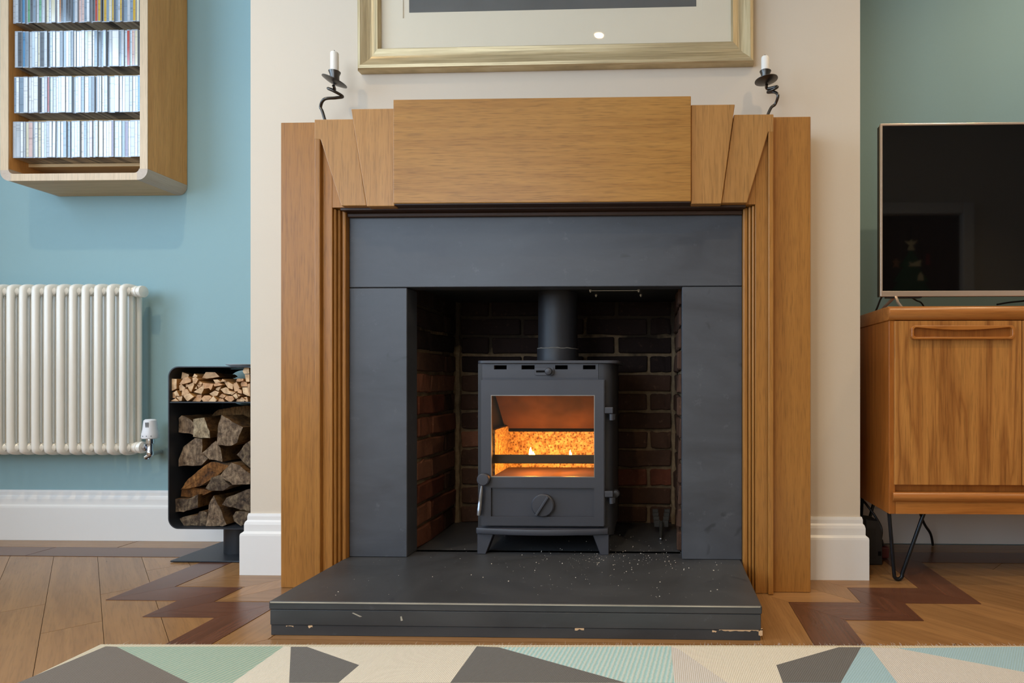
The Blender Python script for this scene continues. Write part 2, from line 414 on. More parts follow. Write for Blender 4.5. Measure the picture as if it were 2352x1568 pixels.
# left wall with its window opening
wy0, wy1, wz0, wz1 = -1.0, 1.2, .75, 2.46
w = MB(); w.box(XL-.1, XL, YREAR-.1, wy0, -.1, ZC).box(XL-.1, XL, wy1, 2.3, -.1, ZC).box(XL-.1, XL, wy0, wy1, -.1, wz0).box(XL-.1, XL, wy0, wy1, wz1, ZC)
struct(w, 'wall_left', 'rear')
def window(name, rect, axis):
    a0, a1, z0, z1 = rect
    def bx(mb, p0, p1, q0, q1, d0, d1):
        return mb.box(XL-.1+d0, XL-.1+d1, p0, p1, q0, q1) if axis == 'Y' else mb.box(p0, p1, YREAR-.1+d0, YREAR-.1+d1, q0, q1)
    m = MB(); t = .05
    bx(m, a0, a0+t, z0, z1, .03, .09); bx(m, a1-t, a1, z0, z1, .03, .09); bx(m, a0+t, a1-t, z0, z0+t, .03, .09); bx(m, a0+t, a1-t, z1-t, z1, .03, .09)
    mid = (a0+a1)/2; bx(m, mid-.02, mid+.02, z0+t, z1-t, .03, .09)
    o = struct(m, name, 'white_gloss', 'white framed window'); m = MB()
    for s_, e_ in ((a0+t, mid-.02), (mid+.02, a1-t)): bx(MB(), 0, 0, 0, 0, 0, 0); bx(m, s_, e_, z0+t, z1-t, .058, .062)
    m.build('pane', 'window_glass', o)
window('window_1', (wy0, wy1, wz0, wz1), 'Y')
rx0, rx1, rz0, rz1 = -2.35, -.65, .75, 2.2
dx0, dx1, dz = 1.78, 2.57, 2.0
w = MB(); w.box(XL-.1, rx0, YREAR-.1, YREAR, -.1, ZC).box(rx1, dx0, YREAR-.1, YREAR, -.1, ZC).box(dx1, XR+.1, YREAR-.1, YREAR, -.1, ZC)
w.box(rx0, rx1, YREAR-.1, YREAR, -.1, rz0).box(rx0, rx1, YREAR-.1, YREAR, rz1, ZC).box(dx0, dx1, YREAR-.1, YREAR, dz, ZC)
struct(w, 'wall_rear', 'rear')
window('window_2', (rx0, rx1, rz0, rz1), 'X')
# door behind the camera, seen only as a reflection in the television
M['door'] = wood('dark_door', '2e1a0e', '4a2d18', 'Z', .4)
dm = MB().box(dx0, dx1, YREAR-.07, YREAR-.03, 0, dz)
for (px0, px1) in ((.1, .345), (.445, .69)):
    for (pz0, pz1) in ((.25, .9), (1.05, 1.85)):
        dm.box(dx0+px0, dx0+px1, YREAR-.035, YREAR-.022, pz0, pz1)
door = struct(dm, 'door_1', 'door', 'dark panelled wooden door', bevel=.004)
MB().lathe([(.0, 0), (.012, 0), (.012, .03), (.026, .04), (.026, .06), (.012, .07)], (dx0+.06, YREAR-.03, 1.0), 'Y').build('door_handle', 'steel', door, smooth=True)
m = MB(); a = .095
m.box(dx0-a, dx0, YREAR, YREAR+.03, 0, dz+a).box(dx1, dx1+a, YREAR, YREAR+.03, 0, dz+a).box(dx0, dx1, YREAR, YREAR+.03, dz, dz+a)
struct(m, 'trim_1', 'white_gloss', 'white door surround', bevel=.006)

def mir(u, v_): q = at(u, v_, 5.016); return (q.x, q.z)
M['felt'] = plain('green_felt', '2f5a3a', .95); M['felt_w'] = plain('cream_felt', 'd8c9a0', .95); M['felt_b'] = plain('brown_felt', '9a6a48', .95); M['felt_r'] = plain('red_felt', '8a2f2a', .95)
YD = YREAR-.022
ft = thing('felt_tree_hanging', (mir(2098, 660)[0], YD+.006, mir(2098, 700)[1]), 'green felt Christmas tree hanging with ornaments on the dark door', 'decoration')
MB().prism([mir(*p) for p in ((2098, 568), (2125, 610), (2115, 610), (2140, 645), (2128, 645), (2160, 690), (2036, 690), (2068, 645), (2056, 645), (2081, 610), (2071, 610))], YD+.002, YD+.006).build('felt_tree', 'felt', ft)
for nm, mt_, pl in (('angel', 'felt_w', [(2098, 546), (2102, 552), (2112, 549), (2106, 558), (2102, 560), (2107, 572), (2089, 572), (2094, 560), (2090, 558), (2082, 550), (2094, 552)]),
                    ('gingerbread_man', 'felt_b', [(2063, 590), (2067, 596), (2072, 598), (2067, 603), (2071, 613), (2063, 609), (2055, 613), (2059, 603), (2054, 598), (2059, 596)]),
                    ('sleigh', 'felt_w', [(2092, 598), (2100, 602), (2115, 596), (2122, 594), (2119, 606), (2121, 609), (2090, 609), (2096, 605)]),
                    ('snowman', 'felt_r', [(2133, 580), (2140, 580), (2142, 606), (2131, 606)]), ('bell', 'felt_w', [(2120, 622), (2126, 630), (2127, 642), (2113, 642), (2114, 630)])):
    MB().prism([mir(*p) for p in pl], YD+.006, YD+.009).build(nm, mt_, ft)
MB().tube([(mir(2098, 569)[0], YD+.004, mir(2098, 569)[1]), (mir(2098, 515)[0], YD+.004, mir(2098, 515)[1])], .003, 6).build('hanging_cord', 'hole', ft)

# chimney breast round the fireplace opening
sx0, sx1 = X(802, 1.668), X(1704.5, 1.668)         # slate panel edges
ox0, ox1 = X(934.5, 1.668), X(1567, 1.668)         # opening edges
zh = .079                                          # hearth top
zs = Z(1250, 659, 1.668)                           # underside of the slate lintel
fx0, fx1, FYB = X(955, 1.754), X(1562, 1.754), 2.10
w = MB()
w.box(BX0, sx0-.02, YB, 2.16, -.1, ZC).box(sx1+.02, BX1, YB, 2.16, -.1, ZC).box(sx0-.02, sx1+.02, YB, 2.16, zs+.35, ZC)
breast = struct(w, 'wall_chimney_breast', 'cream', 'cream painted chimney breast')
# firebox: mortar backing walls and individual bricks
wl = struct(MB().box(fx0-.12, fx0-.004, 1.742, FYB+.1, zh-.05, zs+.15), 'wall_firebox_left', 'mortar', 'brick side wall of the fireplace opening')
wb = struct(MB().box(fx0-.004, fx1+.004, FYB+.004, FYB+.1, zh-.05, zs+.15), 'wall_firebox_back', 'mortar_s', 'sooty brick back wall of the fireplace opening')
wr = struct(MB().box(fx1+.004, fx1+.1, 1.742, FYB+.1, zh-.05, zs+.15), 'wall_firebox_right', 'mortar', 'brick side wall right of the stove')
def brick_mesh(L, Hh, D, seed, mat):
    rr = random.Random(seed); bm = bmesh.new(); bmesh.ops.create_cube(bm, size=1)
    bmesh.ops.subdivide_edges(bm, edges=[e for e in bm.edges if abs((e.verts[0].co-e.verts[1].co).x) > .5], cuts=3)
    for v_ in bm.verts:
        v_.co.x *= L; v_.co.y *= D; v_.co.z *= Hh
        v_.co += Vector((rr.uniform(-1, 1)*.003, rr.uniform(-1, 1)*.003, rr.uniform(-1, 1)*.0025))
    bmesh.ops.bevel(bm, geom=[e for e in bm.edges if e.calc_face_angle(0) > .8], offset=.004, segments=1, affect='EDGES')
    me = bpy.data.meshes.new('brick'); bm.to_mesh(me); bm.free(); me.materials.append(M[mat]); return me
BK = {}
def brick(L, mat, loc, rot, parent):
    key = (round(L, 3), mat, R.randrange(4))
    if key not in BK: BK[key] = brick_mesh(L, .057, .03, hash(key[2])+int(L*1000), mat)
    o = bpy.data.objects.new('brick', BK[key]); COL.objects.link(o); o.parent = parent; o.location = loc; o.rotation_euler = rot
CO = .0672
for c in range(12):
    z = zh+.028+c*CO
    # back wall: stretchers and the odd header
    x = fx0+.02; off = (c % 2)
    seq = [.10, .215, .215, .215] if off else [.215, .215, .215, .10]
    xx = fx0+.022
    for L in seq:
        L2 = min(L, fx1-.018-xx)
        if L2 < .04: break
        mat = 'brick_s' if c >= 8 else ('brick_m' if R.random() < .8 or c > 5 else 'brick')
        brick(L2, mat, (xx+L2/2, FYB+.010+R.uniform(-.003, .002), z), (R.uniform(-.02, .02), R.uniform(-.012, .012), R.uniform(-.015, .015)), wb)
        xx += L2+.012
    yy = 1.757
    for L in ([.10, .215] if off else [.215, .10]):
        L2 = min(L, FYB-.012-yy)
        mat = 'brick' if (c < 8 and yy < 1.9) else ('brick_m' if c < 9 else 'brick_s')
        brick(L2, mat, (fx0-.010+R.uniform(-.002, .003), yy+L2/2, z), (R.uniform(-.015, .015), R.uniform(-.02, .02), PI/2+R.uniform(-.015, .015)), wl)
        brick(L2, 'brick_m', (fx1+.010+R.uniform(-.002, .003), yy+L2/2, z), (R.uniform(-.015, .015), R.uniform(-.02, .02), PI/2+R.uniform(-.015, .015)), wr)
        yy += L2+.012
# pointed mortar fillets in the two back corners
for x_, par in ((fx0+.008, wl), (fx1-.007, wr)):
    pts = [(x_+R.uniform(-.002, .002), FYB-.004, zh+i*.03) for i in range(28)]
    MB().tube(pts, [.013+R.uniform(-.003, .003) for _ in pts], 7).build('mortar_joint', 'mortar', par, smooth=True)

# baseboards: stepped profile run along the walls
def bboard(name, path, wallh=.182, label=None):
    """path of (x, y, nx, ny): floor points with outward normal"""
    prof = [(0, 0), (.02, 0), (.02, .118), (.019, .124), (.012, .130), (.012, .150), (.010, .158), (.006, .163), (.006, .174), (.004, wallh), (0, wallh)]
    m = MB(); n_ = len(prof)
    for (x0_, y0_, mx0, my0), (x1_, y1_, mx1, my1) in zip(path[:-1], path[1:]):
        vs = [(x0_+mx0*d, y0_+my0*d, h) for d, h in prof]+[(x1_+mx1*d, y1_+my1*d, h) for d, h in prof]
        m.add(vs, [(i, (i+1) % n_, n_+(i+1) % n_, n_+i) for i in range(n_)]+[tuple(range(n_))[::-1], tuple(range(n_, 2*n_))])
    struct(m, name, 'white_gloss', label)
SOX0, SOX1 = X(645, 1.635), X(1862, 1.635)      # outer edges of the oak surround
bboard('baseboard_alcove_left', [(XL, YL, 0, -1), (BX0-.001, YL, 0, -1)], label='white stepped baseboard under the radiator')
bboard('baseboard_alcove_right', [(BX1+.001, YR, 0, -1), (XR, YR, 0, -1)], label='white stepped baseboard behind the sideboard')
bboard('baseboard_breast_left', [(BX0, YL-.021, -1, 0), (BX0, YB, -1, -1), (SOX0+.003, YB, 0, -1)], label='white baseboard on the left corner of the chimney breast')
bboard('baseboard_breast_right', [(SOX1-.003, YB, 0, -1), (BX1, YB, 1, -1), (BX1, YR-.021, 1, 0)], label='white baseboard on the right corner of the chimney breast')

# floor boards: diagonal field, stepped dark border, pale inner strip
GAP = .0007
def board(poly, ang, mat, z1=0.0, th=.011, parent=None):
    cx = sum(p[0] for p in poly)/len(poly); cy = sum(p[1] for p in poly)/len(poly)
    ca, sa = math.cos(-ang), math.sin(-ang)
    loc = [((p[0]-cx)*ca-(p[1]-cy)*sa, (p[0]-cx)*sa+(p[1]-cy)*ca) for p in poly]
    m = MB().slab(loc, -th, 0)
    o = m.build('floor_board', mat); o.location = (cx, cy, z1); o.rotation_euler = (0, 0, ang); o.parent = floor
    return o
row = 0
c = -2.13
STEP = .15
while c < 3.2:
    hw = STEP/2-GAP
    t = -6.2+R.uniform(0, .9)
    while t < 4:
        L = R.uniform(.75, 1.05)
        # row x+y in [c-hw, c+hw]; along s = x-y
        t1 = t+L*1.414-.0012
        poly = [((a+b)/2, (a-b)/2) for a, b in ((c-hw, t), (c+hw, t), (c+hw, t1), (c-hw, t1))]
        for nx, ny, d in ((0, 1, 1.93), (0, -1, -1.10), (-1, 0, 2.94), (1, 0, 1.75)): poly = clip_poly(poly, nx, ny, d) if poly else poly
        if len(poly) >= 3:
            xs = [p[0] for p in poly]
            a_ = abs(sum(poly[i][0]*poly[(i+1) % len(poly)][1]-poly[(i+1) % len(poly)][0]*poly[i][1] for i in range(len(poly))))/2
            if a_ > .0006: board(poly, -PI/4, 'floor_l', -.0012)
        t = t1+.0024
    c += STEP
def border(points, wd, mat, z1=0.0):
    """mitred strips of width wd along an axis-aligned centre path"""
    P = [Vector(p) for p in points]; n_ = len(P)
    off = []
    for i in range(n_):
        d0 = (P[i]-P[i-1]).normalized() if i else None; d1 = (P[i+1]-P[i]).normalized() if i < n_-1 else None
        nn = Vector((0, 0))
        for d in (d0, d1):
            if d is not None: nn += Vector((-d.y, d.x))
        off.append(nn)
    for i in range(n_-1):
        e = (P[i+1]-P[i]).normalized()*GAP
        q = [P[i]+off[i]*wd/2+e, P[i+1]+off[i+1]*wd/2-e, P[i+1]-off[i+1]*wd/2-e, P[i]-off[i]*wd/2+e]
        ang = math.atan2(P[i+1].y-P[i].y, P[i+1].x-P[i].x)
        if (P[i+1]-P[i]).length > 1e-4: board([(p.x, p.y) for p in q], ang, mat, z1, .0011)
def split(points, mx=1.1):
    return points
DW = .108
yA = 1.966
border([(-2.9, yA), (-2.12, yA)], DW-.008, 'floor_d'); border([(-2.1186, yA), (-1.425, yA), (-1.425, 1.585), (-1.228, 1.585), (-1.228, 1.477), (-1.043, 1.477), (-1.043, 1.1)], DW-.006, 'floor_d')
border([(1.9, yA+.01), (.792, yA+.01), (.792, 1.622), (.592, 1.622), (.592, 1.508), (.402, 1.508), (.402, 1.1)], DW+.006, 'floor_d')
border([(-2.9, 2.06), (-1.9, 2.06)], .084, 'floor_l'); border([(-1.898, 2.06), (-1.3, 2.06)], .084, 'floor_l')
border([(.62, 2.082), (1.9, 2.082)], .094, 'floor_l')
border([(-1.317, yA), (-1.317, 1.693), (-1.120, 1.693), (-1.120, 1.585), (-.935, 1.585), (-.935, 1.255), (.29, 1.255)], DW-.004, 'floor_l')
border([(-1.209, 1.9), (-1.209, 1.801), (-1.012, 1.801), (-1.012, 1.693), (-.83, 1.693)], DW-.004, 'floor_l')
border([(.682, yA), (.682, 1.732), (.482, 1.732), (.482, 1.618), (.292, 1.618), (.292, 1.15)], DW, 'floor_l')
border([(.57, 1.9), (.57, 1.84), (.37, 1.84), (.37, 1.728), (.18, 1.728)], DW, 'floor_l')
border([(-.88, 1.36), (.236, 1.36)], .1, 'floor_l')

# ================================================================== FIREPLACE
# hearth
hx0, hx1, hy0 = X(617, 1.326), X(1750.5, 1.326), 1.326
n = NT('hearth_riser_paint'); v = n.coord(rnd=False); a = n.noise(v, 30, 5, .6); v3 = n.coord((.6, 1, 4), rnd=False); b = n.noise(v3, 34, 5, .65)
sp = n.n('ShaderNodeSeparateXYZ'); tc = n.n('ShaderNodeTexCoord'); n.l(tc.outputs['Object'], sp.inputs[0])
c = n.ramp(a, [(.3, lin('303236')), (.7, lin('45474a'))]); c = n.mix(n.ramp(b, [(.68, g(0)), (.72, g(.8))]), c, lin('c9a985')); n.base(c)
n.b.inputs['Roughness'].default_value = .5; n.bump(a, .2, .001); M['riser'] = n.m
M['bare'] = plain('bare_plaster_chip', 'd8b48c', .8, var=.12)
M['worn'] = plain('worn_slate_edge', 'a09a8c', .6, var=.2)
hearth = thing('hearth', ((hx0+hx1)/2, 1.52, 0), 'dark slate hearth slab with worn front edge and chipped black plinth', 'hearth')
MB().box(hx0, hx1, hy0, 1.726, .060, zh).build('slab', 'slate_h', hearth, bevel=.0022, seg=1)
MB().box(hx0+.004, hx1-.004, hy0-.0012, hy0+.0006, zh-.0032, zh-.0008).build('worn_bevel_highlight', 'worn', hearth)  # pale strip: worn bevel with its highlight put into the colour
MB().box(hx0+.002, hx1-.002, hy0+.0015, 1.62, .024, .0594).build('riser', 'slate_h', hearth, bevel=.0015, seg=1)
MB().box(hx0+.003, hx1-.003, hy0+.0035, 1.62, .0, .0236).build('plinth', 'slate_h', hearth, bevel=.001, seg=1)
for (u0, v0, u1, v1, sd) in ((1652, 1443, 1752, 1450, 1), (1743, 1445, 1752, 1461, 2), (1320, 1443, 1341, 1447, 3), (655, 1437, 672, 1440, 4), (706, 1438, 716, 1442, 5), (1636, 1449, 1646, 1453, 6)):
    rr = random.Random(sd); a0 = at(u0, v0, hy0); a1 = at(u1, v1, hy0); k = max(4, int((u1-u0)/5))
    top = [(a0.x+(a1.x-a0.x)*i/k, a0.z+rr.uniform(-.0012, .0012)) for i in range(k+1)]
    bot = [(a0.x+(a1.x-a0.x)*i/k, a1.z+rr.uniform(-.002, .002)) for i in range(k+1)][::-1]
    MB().prism(top+bot, hy0+.0028, hy0+.006).build('paint_chip', 'bare', hearth)
for (u, v_, du, dv, sd) in ((808, 1408, 20, 8, 1), (919, 1416, 3, 9, 2)):
    a0 = at(u, v_, hy0); a1 = at(u+du, v_+dv, hy0)
    MB().prism([(a0.x, a0.z), (a0.x+.003, a0.z+.001), (a1.x+.003, a1.z), (a1.x-.002, a1.z-.001)], hy0+.0008, hy0+.004).build('scratch', 'worn', hearth)
bh = MB().box(fx0, fx1, 1.7275, FYB, .04, zh-.0006).box(ox0+.0, ox1, 1.7265, 1.745, .04, zh-.0006).build('back_hearth', 'slate_h')
tag(bh, 'dark slate back hearth slab under the stove', 'hearth')
# ash flecks on the hearth
m = MB()
for i in range(420):
    if R.random() < .75: x_ = R.gauss(-.12, .17); y_ = R.uniform(1.42, 1.95) if R.random() < .5 else R.gauss(1.68, .05)
    else: x_ = R.uniform(hx0+.05, hx1-.03); y_ = R.uniform(1.36, 1.7)
    if not (hx0+.02 < x_ < hx1-.02 and 1.34 < y_ < 2.05) or (y_ > 1.66 and not (fx0+.03 < x_ < fx1-.02)): continue
    s_ = R.choice([.0005, .0006, .0008, .0008, .0011, .0018]); a_ = R.uniform(0, 3)
    p = [(x_+s_*math.cos(a_+k*2.1)*R.uniform(.6, 1.4), y_+s_*math.sin(a_+k*2.1)*R.uniform(.6, 1.4), zh) for k in range(3)]
    m.add(p+[(x_, y_, zh+s_*.9)], [(0, 1, 3), (1, 2, 3), (2, 0, 3), (2, 1, 0)])
M['ash'] = plain('pale_ash', 'cfc8ba', .9)
tag(m.build('ash_flecks', 'ash'), 'pale ash flecks scattered over the hearth', 'ash', kind='stuff')

# slate panels
YS = 1.668
slp = thing('slate_panel_surround', ((sx0+sx1)/2, YS+.03, zh), 'grey slate lintel and two jambs framing the stove opening', 'fireplace slate')
zst = Z(1250, 466, 1.66)+.02
MB().box(sx0, sx1, YS, YS+.058, zs+.0012, zst+.03).build('lintel', 'slate', slp, bevel=.0015, seg=1)
MB().box(sx0, ox0, YS, YS+.072, zh+.0006, zs-.0008).build('jamb', 'slate', slp, bevel=.0015, seg=1)
MB().box(ox1, sx1, YS, YS+.072, zh+.0006, zs-.0008).build('jamb', 'slate', slp, bevel=.0015, seg=1)
# register plate closing the flue, with its wire clips
zp = .866
rp = MB().box(fx0-.001, fx1+.001, 1.742, FYB-.001, zp, zp+.004).build('register_plate', 'plate')
tag(rp, 'dark metal register plate above the stove inside the opening', 'metal plate')
M['clip'] = plain('plate_clip_steel', 'b9b5aa', .4, .6)
w0, w1 = at(1356, 672, 1.82), at(1467, 672, 1.82)
zc = zp-.004
MB().tube([(w0.x, 1.80, zc), (w1.x, 1.80, zc)], .0013, 6).build('retaining_wire', 'clip', rp)
for (u, y_) in ((1356, 1.80), (1467, 1.80), (1369, 1.9), (1472, 1.9)):
    x_ = X(u, y_); MB().lathe([(.001, 0), (.004, -.001), (.004, -.005), (.002, -.009), (.001, -.010)], (x_, y_, zp), 'Z', 8).build('screw', 'clip', rp, smooth=True)

# oak surround
sur = thing('oak_fireplace_surround', ((SOX0+SOX1)/2, 1.70, 0), 'golden oak fireplace surround with stepped fan-shaped keystone top and fluted sides', 'fireplace surround')
YO, YI, YLIP, YV2, YV1, YC = 1.635, 1.625, 1.6125, 1.612, 1.605, 1.596
ytop = YB-.0005
def P(u, v_, Y): q = at(u, v_, Y); return (q.x, q.z)
zO = .5*(Z(644, 283, YO)+Z(1864, 266, YO))
zI = .5*(Z(735, 275, YV2)+Z(1770, 261, YV2))
zU = .5*(Z(763, 478, YI)+Z(1735, 468, YI))           # underside of the frieze
zC1 = .5*(Z(903, 230, YC)+Z(1587, 219, YC)); zC0 = .5*(Z(903, 468, YC)+Z(1587, 461, YC))
zV1 = .5*(Z(855, 251, YV1)+Z(1638, 238.5, YV1)); zV0 = .5*(Z(870, 474.5, YV1)+Z(1620, 466.5, YV1))
xiL0, xiL1 = X(722, YLIP), X(735, YLIP); xiR1, xiR0 = X(1777, YLIP), X(1765, YLIP)
MB().box(SOX0, xiL0+.012, YO, ytop, 0.0005, zO).build('outer_board', 'oak_z', sur, bevel=.0012, seg=1)
MB().box(xiR1-.012, SOX1, YO, ytop, 0.0005, zO).build('outer_board', 'oak_z', sur, bevel=.0012, seg=1)
flL, flR = X(763, YI), X(1735, YI)
for (a, b, l0, l1) in ((xiL1, flL, xiL0, xiL1), (flR, xiR0, xiR0, xiR1)):
    MB().box(min(a, b), max(a, b), YI, ytop, .0006, zI-.004).build('inner_board', 'oak_z', sur, bevel=.001, seg=1)
    MB().box(l0, l1, YLIP, ytop, .0006, zI-.001).build('edge_bead', 'oak_z', sur, bevel=.0025, seg=2)
# fluted steps from the board back to the slate
for sgn, x0_ in ((1, flL), (-1, flR)):
    xe = sx0 if sgn > 0 else sx1
    wdt = abs(xe-x0_)
    for k in range(3):
        a = x0_+sgn*(wdt*k*.27); b = x0_+sgn*wdt*(k+1)*.27 if k < 2 else xe
        MB().box(min(a, b)+.0004, max(a, b)-.0004, YI+.006+.009*k, ytop, .0006, zU-.001).build('fluted_step', 'oak_z', sur, bevel=.003, seg=2)
# frieze behind the key blocks, with a soffit
MB().box(flL+.0004, flR-.0004, YI+.0003, YS-.001, zU+.0005, zI-.004).build('frieze_board', 'oak_z', sur)
M['oak_dark'] = wood('dark_brown_oak', '2a1a10', '40291a', 'X', .5, figure=.2)
MB().box(sx0-.004, sx1+.004, YI+.004, YS-.0012, zU-.006, zU+.0003).build('dark_soffit_strip', 'oak_dark', sur)
MB().box(xiL0+.004, xiR1-.004, YS-.0005, ytop, zU+.10, zI-.004).build('frieze_backing', 'oak_x', sur)
# fan of blocks
cL = X(903, YC); cR = X(1587, YC)
MB().box(cL, cR, YC, ytop, zC0, zC1).build('key_block', 'oak_x', sur, bevel=.0018, seg=2)
MB().box(cL+.002, cR-.002, YC+.0025, YS-.002, zC0-.003, zC0-.0002).build('dark_soffit_strip', 'oak_dark', sur)  # thin dark board added to darken the key block's underside
for (t0, t1, b0, b1) in ((806, 902.5, 842, 902.5), (1587.5, 1688, 1587.5, 1657)):
    pts = [(X(t0, YV1), zV1), (X(t1, YV1), zV1), (X(b1, YV1), zV0), (X(b0, YV1), zV0)]
    if t0 > 1000: pts = [(cR+.0006, zV1), (X(t1, YV1), zV1), (X(b1, YV1), zV0), (cR+.0006, zV0)]
    else: pts = [(X(t0, YV1), zV1), (cL-.0006, zV1), (cL-.0006, zV0), (X(b0, YV1), zV0)]
    MB().prism(pts, YV1, ytop).build('fan_block', 'oak_v', sur, bevel=.0018, seg=2)
for s_ in (0, 1):
    if s_ == 0: q = [(722, 275, 1), (811, 275, 1), (841.5, 476, 0), (784, 478, 0), (736, 320, 2), (722, 320, 2)]
    else: q = [(1777, 261, 1), (1686, 261, 1), (1657.5, 467, 0), (1716, 468, 0), (1764.5, 303, 2), (1777, 303, 2)]
    pts = [(X(u, YV2), {1: zI, 0: zU+.001, 2: Z(u, v_, YV2)}[k]) for u, v_, k in q]
    # keep clear of the neighbouring block
    MB().prism(pts, YV2, ytop).build('fan_block', 'oak_v', sur, bevel=.0018, seg=2)
# thin dark bed moulding under the key block
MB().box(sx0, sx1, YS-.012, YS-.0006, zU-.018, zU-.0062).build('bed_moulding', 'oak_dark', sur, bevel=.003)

# ------------------------------------------------------------------ stove
scx = X(1247, 1.712); SY = 1.716
stove = thing('wood_burning_stove', (scx, 1.84, zh), 'black cast iron wood-burning stove with lit fire behind its glass door', 'stove')
def SX(u, Y=SY): return X(u, Y)
def SZ(v_, Y=SY): return Z(1247, v_, Y)
bl, br = SX(1098), SX(1398)
zt0, zt1 = SZ(835), SZ(827.5); zl = SZ(1213)
by1 = 1.985
# body shell: rounded-corner U in plan
def uplan(x0_, x1_, y0_, y1_, r, n_=6):
    return [(x0_, y0_)]+[(x0_+r-r*math.cos(t*PI/2/n_), y1_-r+r*math.sin(t*PI/2/n_)) for t in range(n_+1)]+[(x1_-r+r*math.sin(t*PI/2/n_), y1_-r+r*math.cos(t*PI/2/n_)) for t in range(n_+1)]+[(x1_, y0_)]
def fplan(x0_, x1_, y0_, y1_, r, n_=6):
    """rounded rectangle in plan"""
    return [(p[0], p[1]) for p in rrect(x0_, x1_, y0_, y1_, r, n_)]
wd = .012; xr_ = br+.012
outer = [(bl, SY)]+[(bl+.02*(1-math.cos(t*PI/12)), by1-.02+.02*math.sin(t*PI/12)) for t in range(7)]+[(xr_-.02+.02*math.sin(t*PI/12), by1-.02+.02*math.cos(t*PI/12)) for t in range(7)]+[(xr_, SY+.028)]+[(xr_-.028+.028*math.cos(t*PI/12), SY+.028-.028*math.sin(t*PI/12)) for t in range(1, 7)]
inner = [(br-.03, SY), (br-.03, SY+.03), (br-.012, SY+.05), (br-.012, by1-.02), (bl+.012, by1-.02), (bl+.012, SY)]
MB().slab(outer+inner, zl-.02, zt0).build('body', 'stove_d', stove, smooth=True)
# front plate around the door opening with the top air slots
dw0, dw1 = SX(1123), SX(1371)
z_w1, z_w0 = SZ(903), SZ(1099)
fp = MB()
fp.box(bl+.0125, dw0-.004, SY, SY+.012, zl-.02, SZ(868)).box(dw1+.004, br-.0305, SY, SY+.012, zl-.02, SZ(868)).box(dw0-.004, dw1+.004, SY, SY+.012, zl-.02, z_w0-.004).box(dw0-.004, dw1+.004, SY, SY+.012, z_w1+.004, SZ(868))
fp.build('front_plate', 'stove', stove)
slots = [(1135, 1164), (1198, 1228), (1275, 1304), (1339, 1368)]
fp = MB(); zs0, zs1 = SZ(848), SZ(838.5); x_ = bl+.0125
fp.box(x_, br-.0305, SY-.001, SY+.012, SZ(868), zs0).box(x_, br-.0305, SY-.001, SY+.012, zs1, zt0)
for a, b in slots: fp.box(x_, SX(a), SY-.001, SY+.012, zs0, zs1); x_ = SX(b)
fp.box(x_, br-.0305, SY-.001, SY+.012, zs0, zs1).build('air_slot_panel', 'stove', stove)
MB().box(bl+.013, br-.031, SY+.03, SY+.034, zs0-.02, zs1+.004).build('slot_backing', 'hole', stove)
MB().slab(fplan(SX(1092, SY-.008), SX(1411, SY-.008)+.012, SY-.008, by1+.01, .03), zt0+.0005, zt1).build('top_plate', 'stove', stove, bevel=.0015, seg=1, smooth=True)
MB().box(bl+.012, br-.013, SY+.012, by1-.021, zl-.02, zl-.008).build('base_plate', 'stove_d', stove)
# slider for top air
sp_ = MB().prism(rrect(SX(1228), SX(1273), SZ(862), SZ(843), .006), SY-.004, SY-.0012).build('air_slider', 'stove', stove, bevel=.0008, seg=1)
MB().box(SX(1232), SX(1258), SY-.0048, SY-.0038, SZ(855), SZ(850.5)).build('slider_slot', 'hole', sp_)
MB().lathe([(.004, 0), (.004, -.008), (.009, -.011), (.011, -.017), (.009, -.022), (.004, -.024)], (SX(1263), SY-.004, SZ(853)), 'Y', 20).build('slider_knob', 'stove', sp_, smooth=True)
# door
DY = SY-.022
def DX(u): return X(u, DY)
def DZ(v_): return Z(1247, v_, DY)
do0, do1, dz0, dz1 = DX(1105), DX(1387), DZ(1207), DZ(873)
gx0, gx1, gz0, gz1 = DX(1127), DX(1366), DZ(1096), DZ(907)
px0, px1, pz0, pz1 = DX(1126), DX(1366), DZ(1188), DZ(1119)
d = MB()
d.box(do0, gx0, DY, SY-.0015, dz0, dz1).box(gx1, do1, DY, SY-.0015, dz0, dz1).box(gx0, gx1, DY, SY-.0015, gz1, dz1).box(gx0, gx1, DY, SY-.0015, pz1, gz0).box(gx0, gx1, DY, SY-.0015, dz0, pz0)
sdoor = d.build('stove_door', 'stove', stove)
MB().box(gx0, gx1, DY+.008, SY-.002, pz0, pz1).build('lower_panel', 'stove', sdoor)
# rims: outer door ridge, glass retaining edge, panel rim
def rim(x0_, x1_, z0_, z1_, t, y0_, y1_): return MB().ring([(x0_, z0_), (x1_, z0_), (x1_, z1_), (x0_, z1_)], [(x0_+t, z0_+t), (x1_-t, z0_+t), (x1_-t, z1_-t), (x0_+t, z1_-t)], y0_, y1_)
rim(do0-.001, do1+.003, dz0-.001, dz1+.002, .005, DY+.004, SY-.0012).build('door_flange', 'stove', sdoor, bevel=.0012, seg=1)
M['rim_worn'] = plain('worn_rim_steel', '8d8880', .4, .6, var=.2)
rim(gx0, gx1, gz0, gz1, .0022, DY+.001, DY+.006).build('glass_rim', 'rim_worn', sdoor)
rim(px0, px1, pz0, pz1, .002, DY+.0005, DY+.008).build('panel_rim', 'stove', sdoor)
MB().box(gx0+.001, gx1-.001, DY+.0065, DY+.0105, gz0+.001, gz1-.001).build('door_glass', 'stove_glass', sdoor)
kx, kz, kr = DX(1247), DZ(1160), .033
kn = MB().lathe([(kr, .008), (kr, -.004), (kr-.003, -.007), (.001, -.008)], (kx, DY, kz), 'Y', 36).build('air_control_knob', 'stove', sdoor, smooth=True)
a = math.radians(57); dv = Vector((math.cos(a), 0, math.sin(a))); pv = Vector((-dv.z, 0, dv.x))
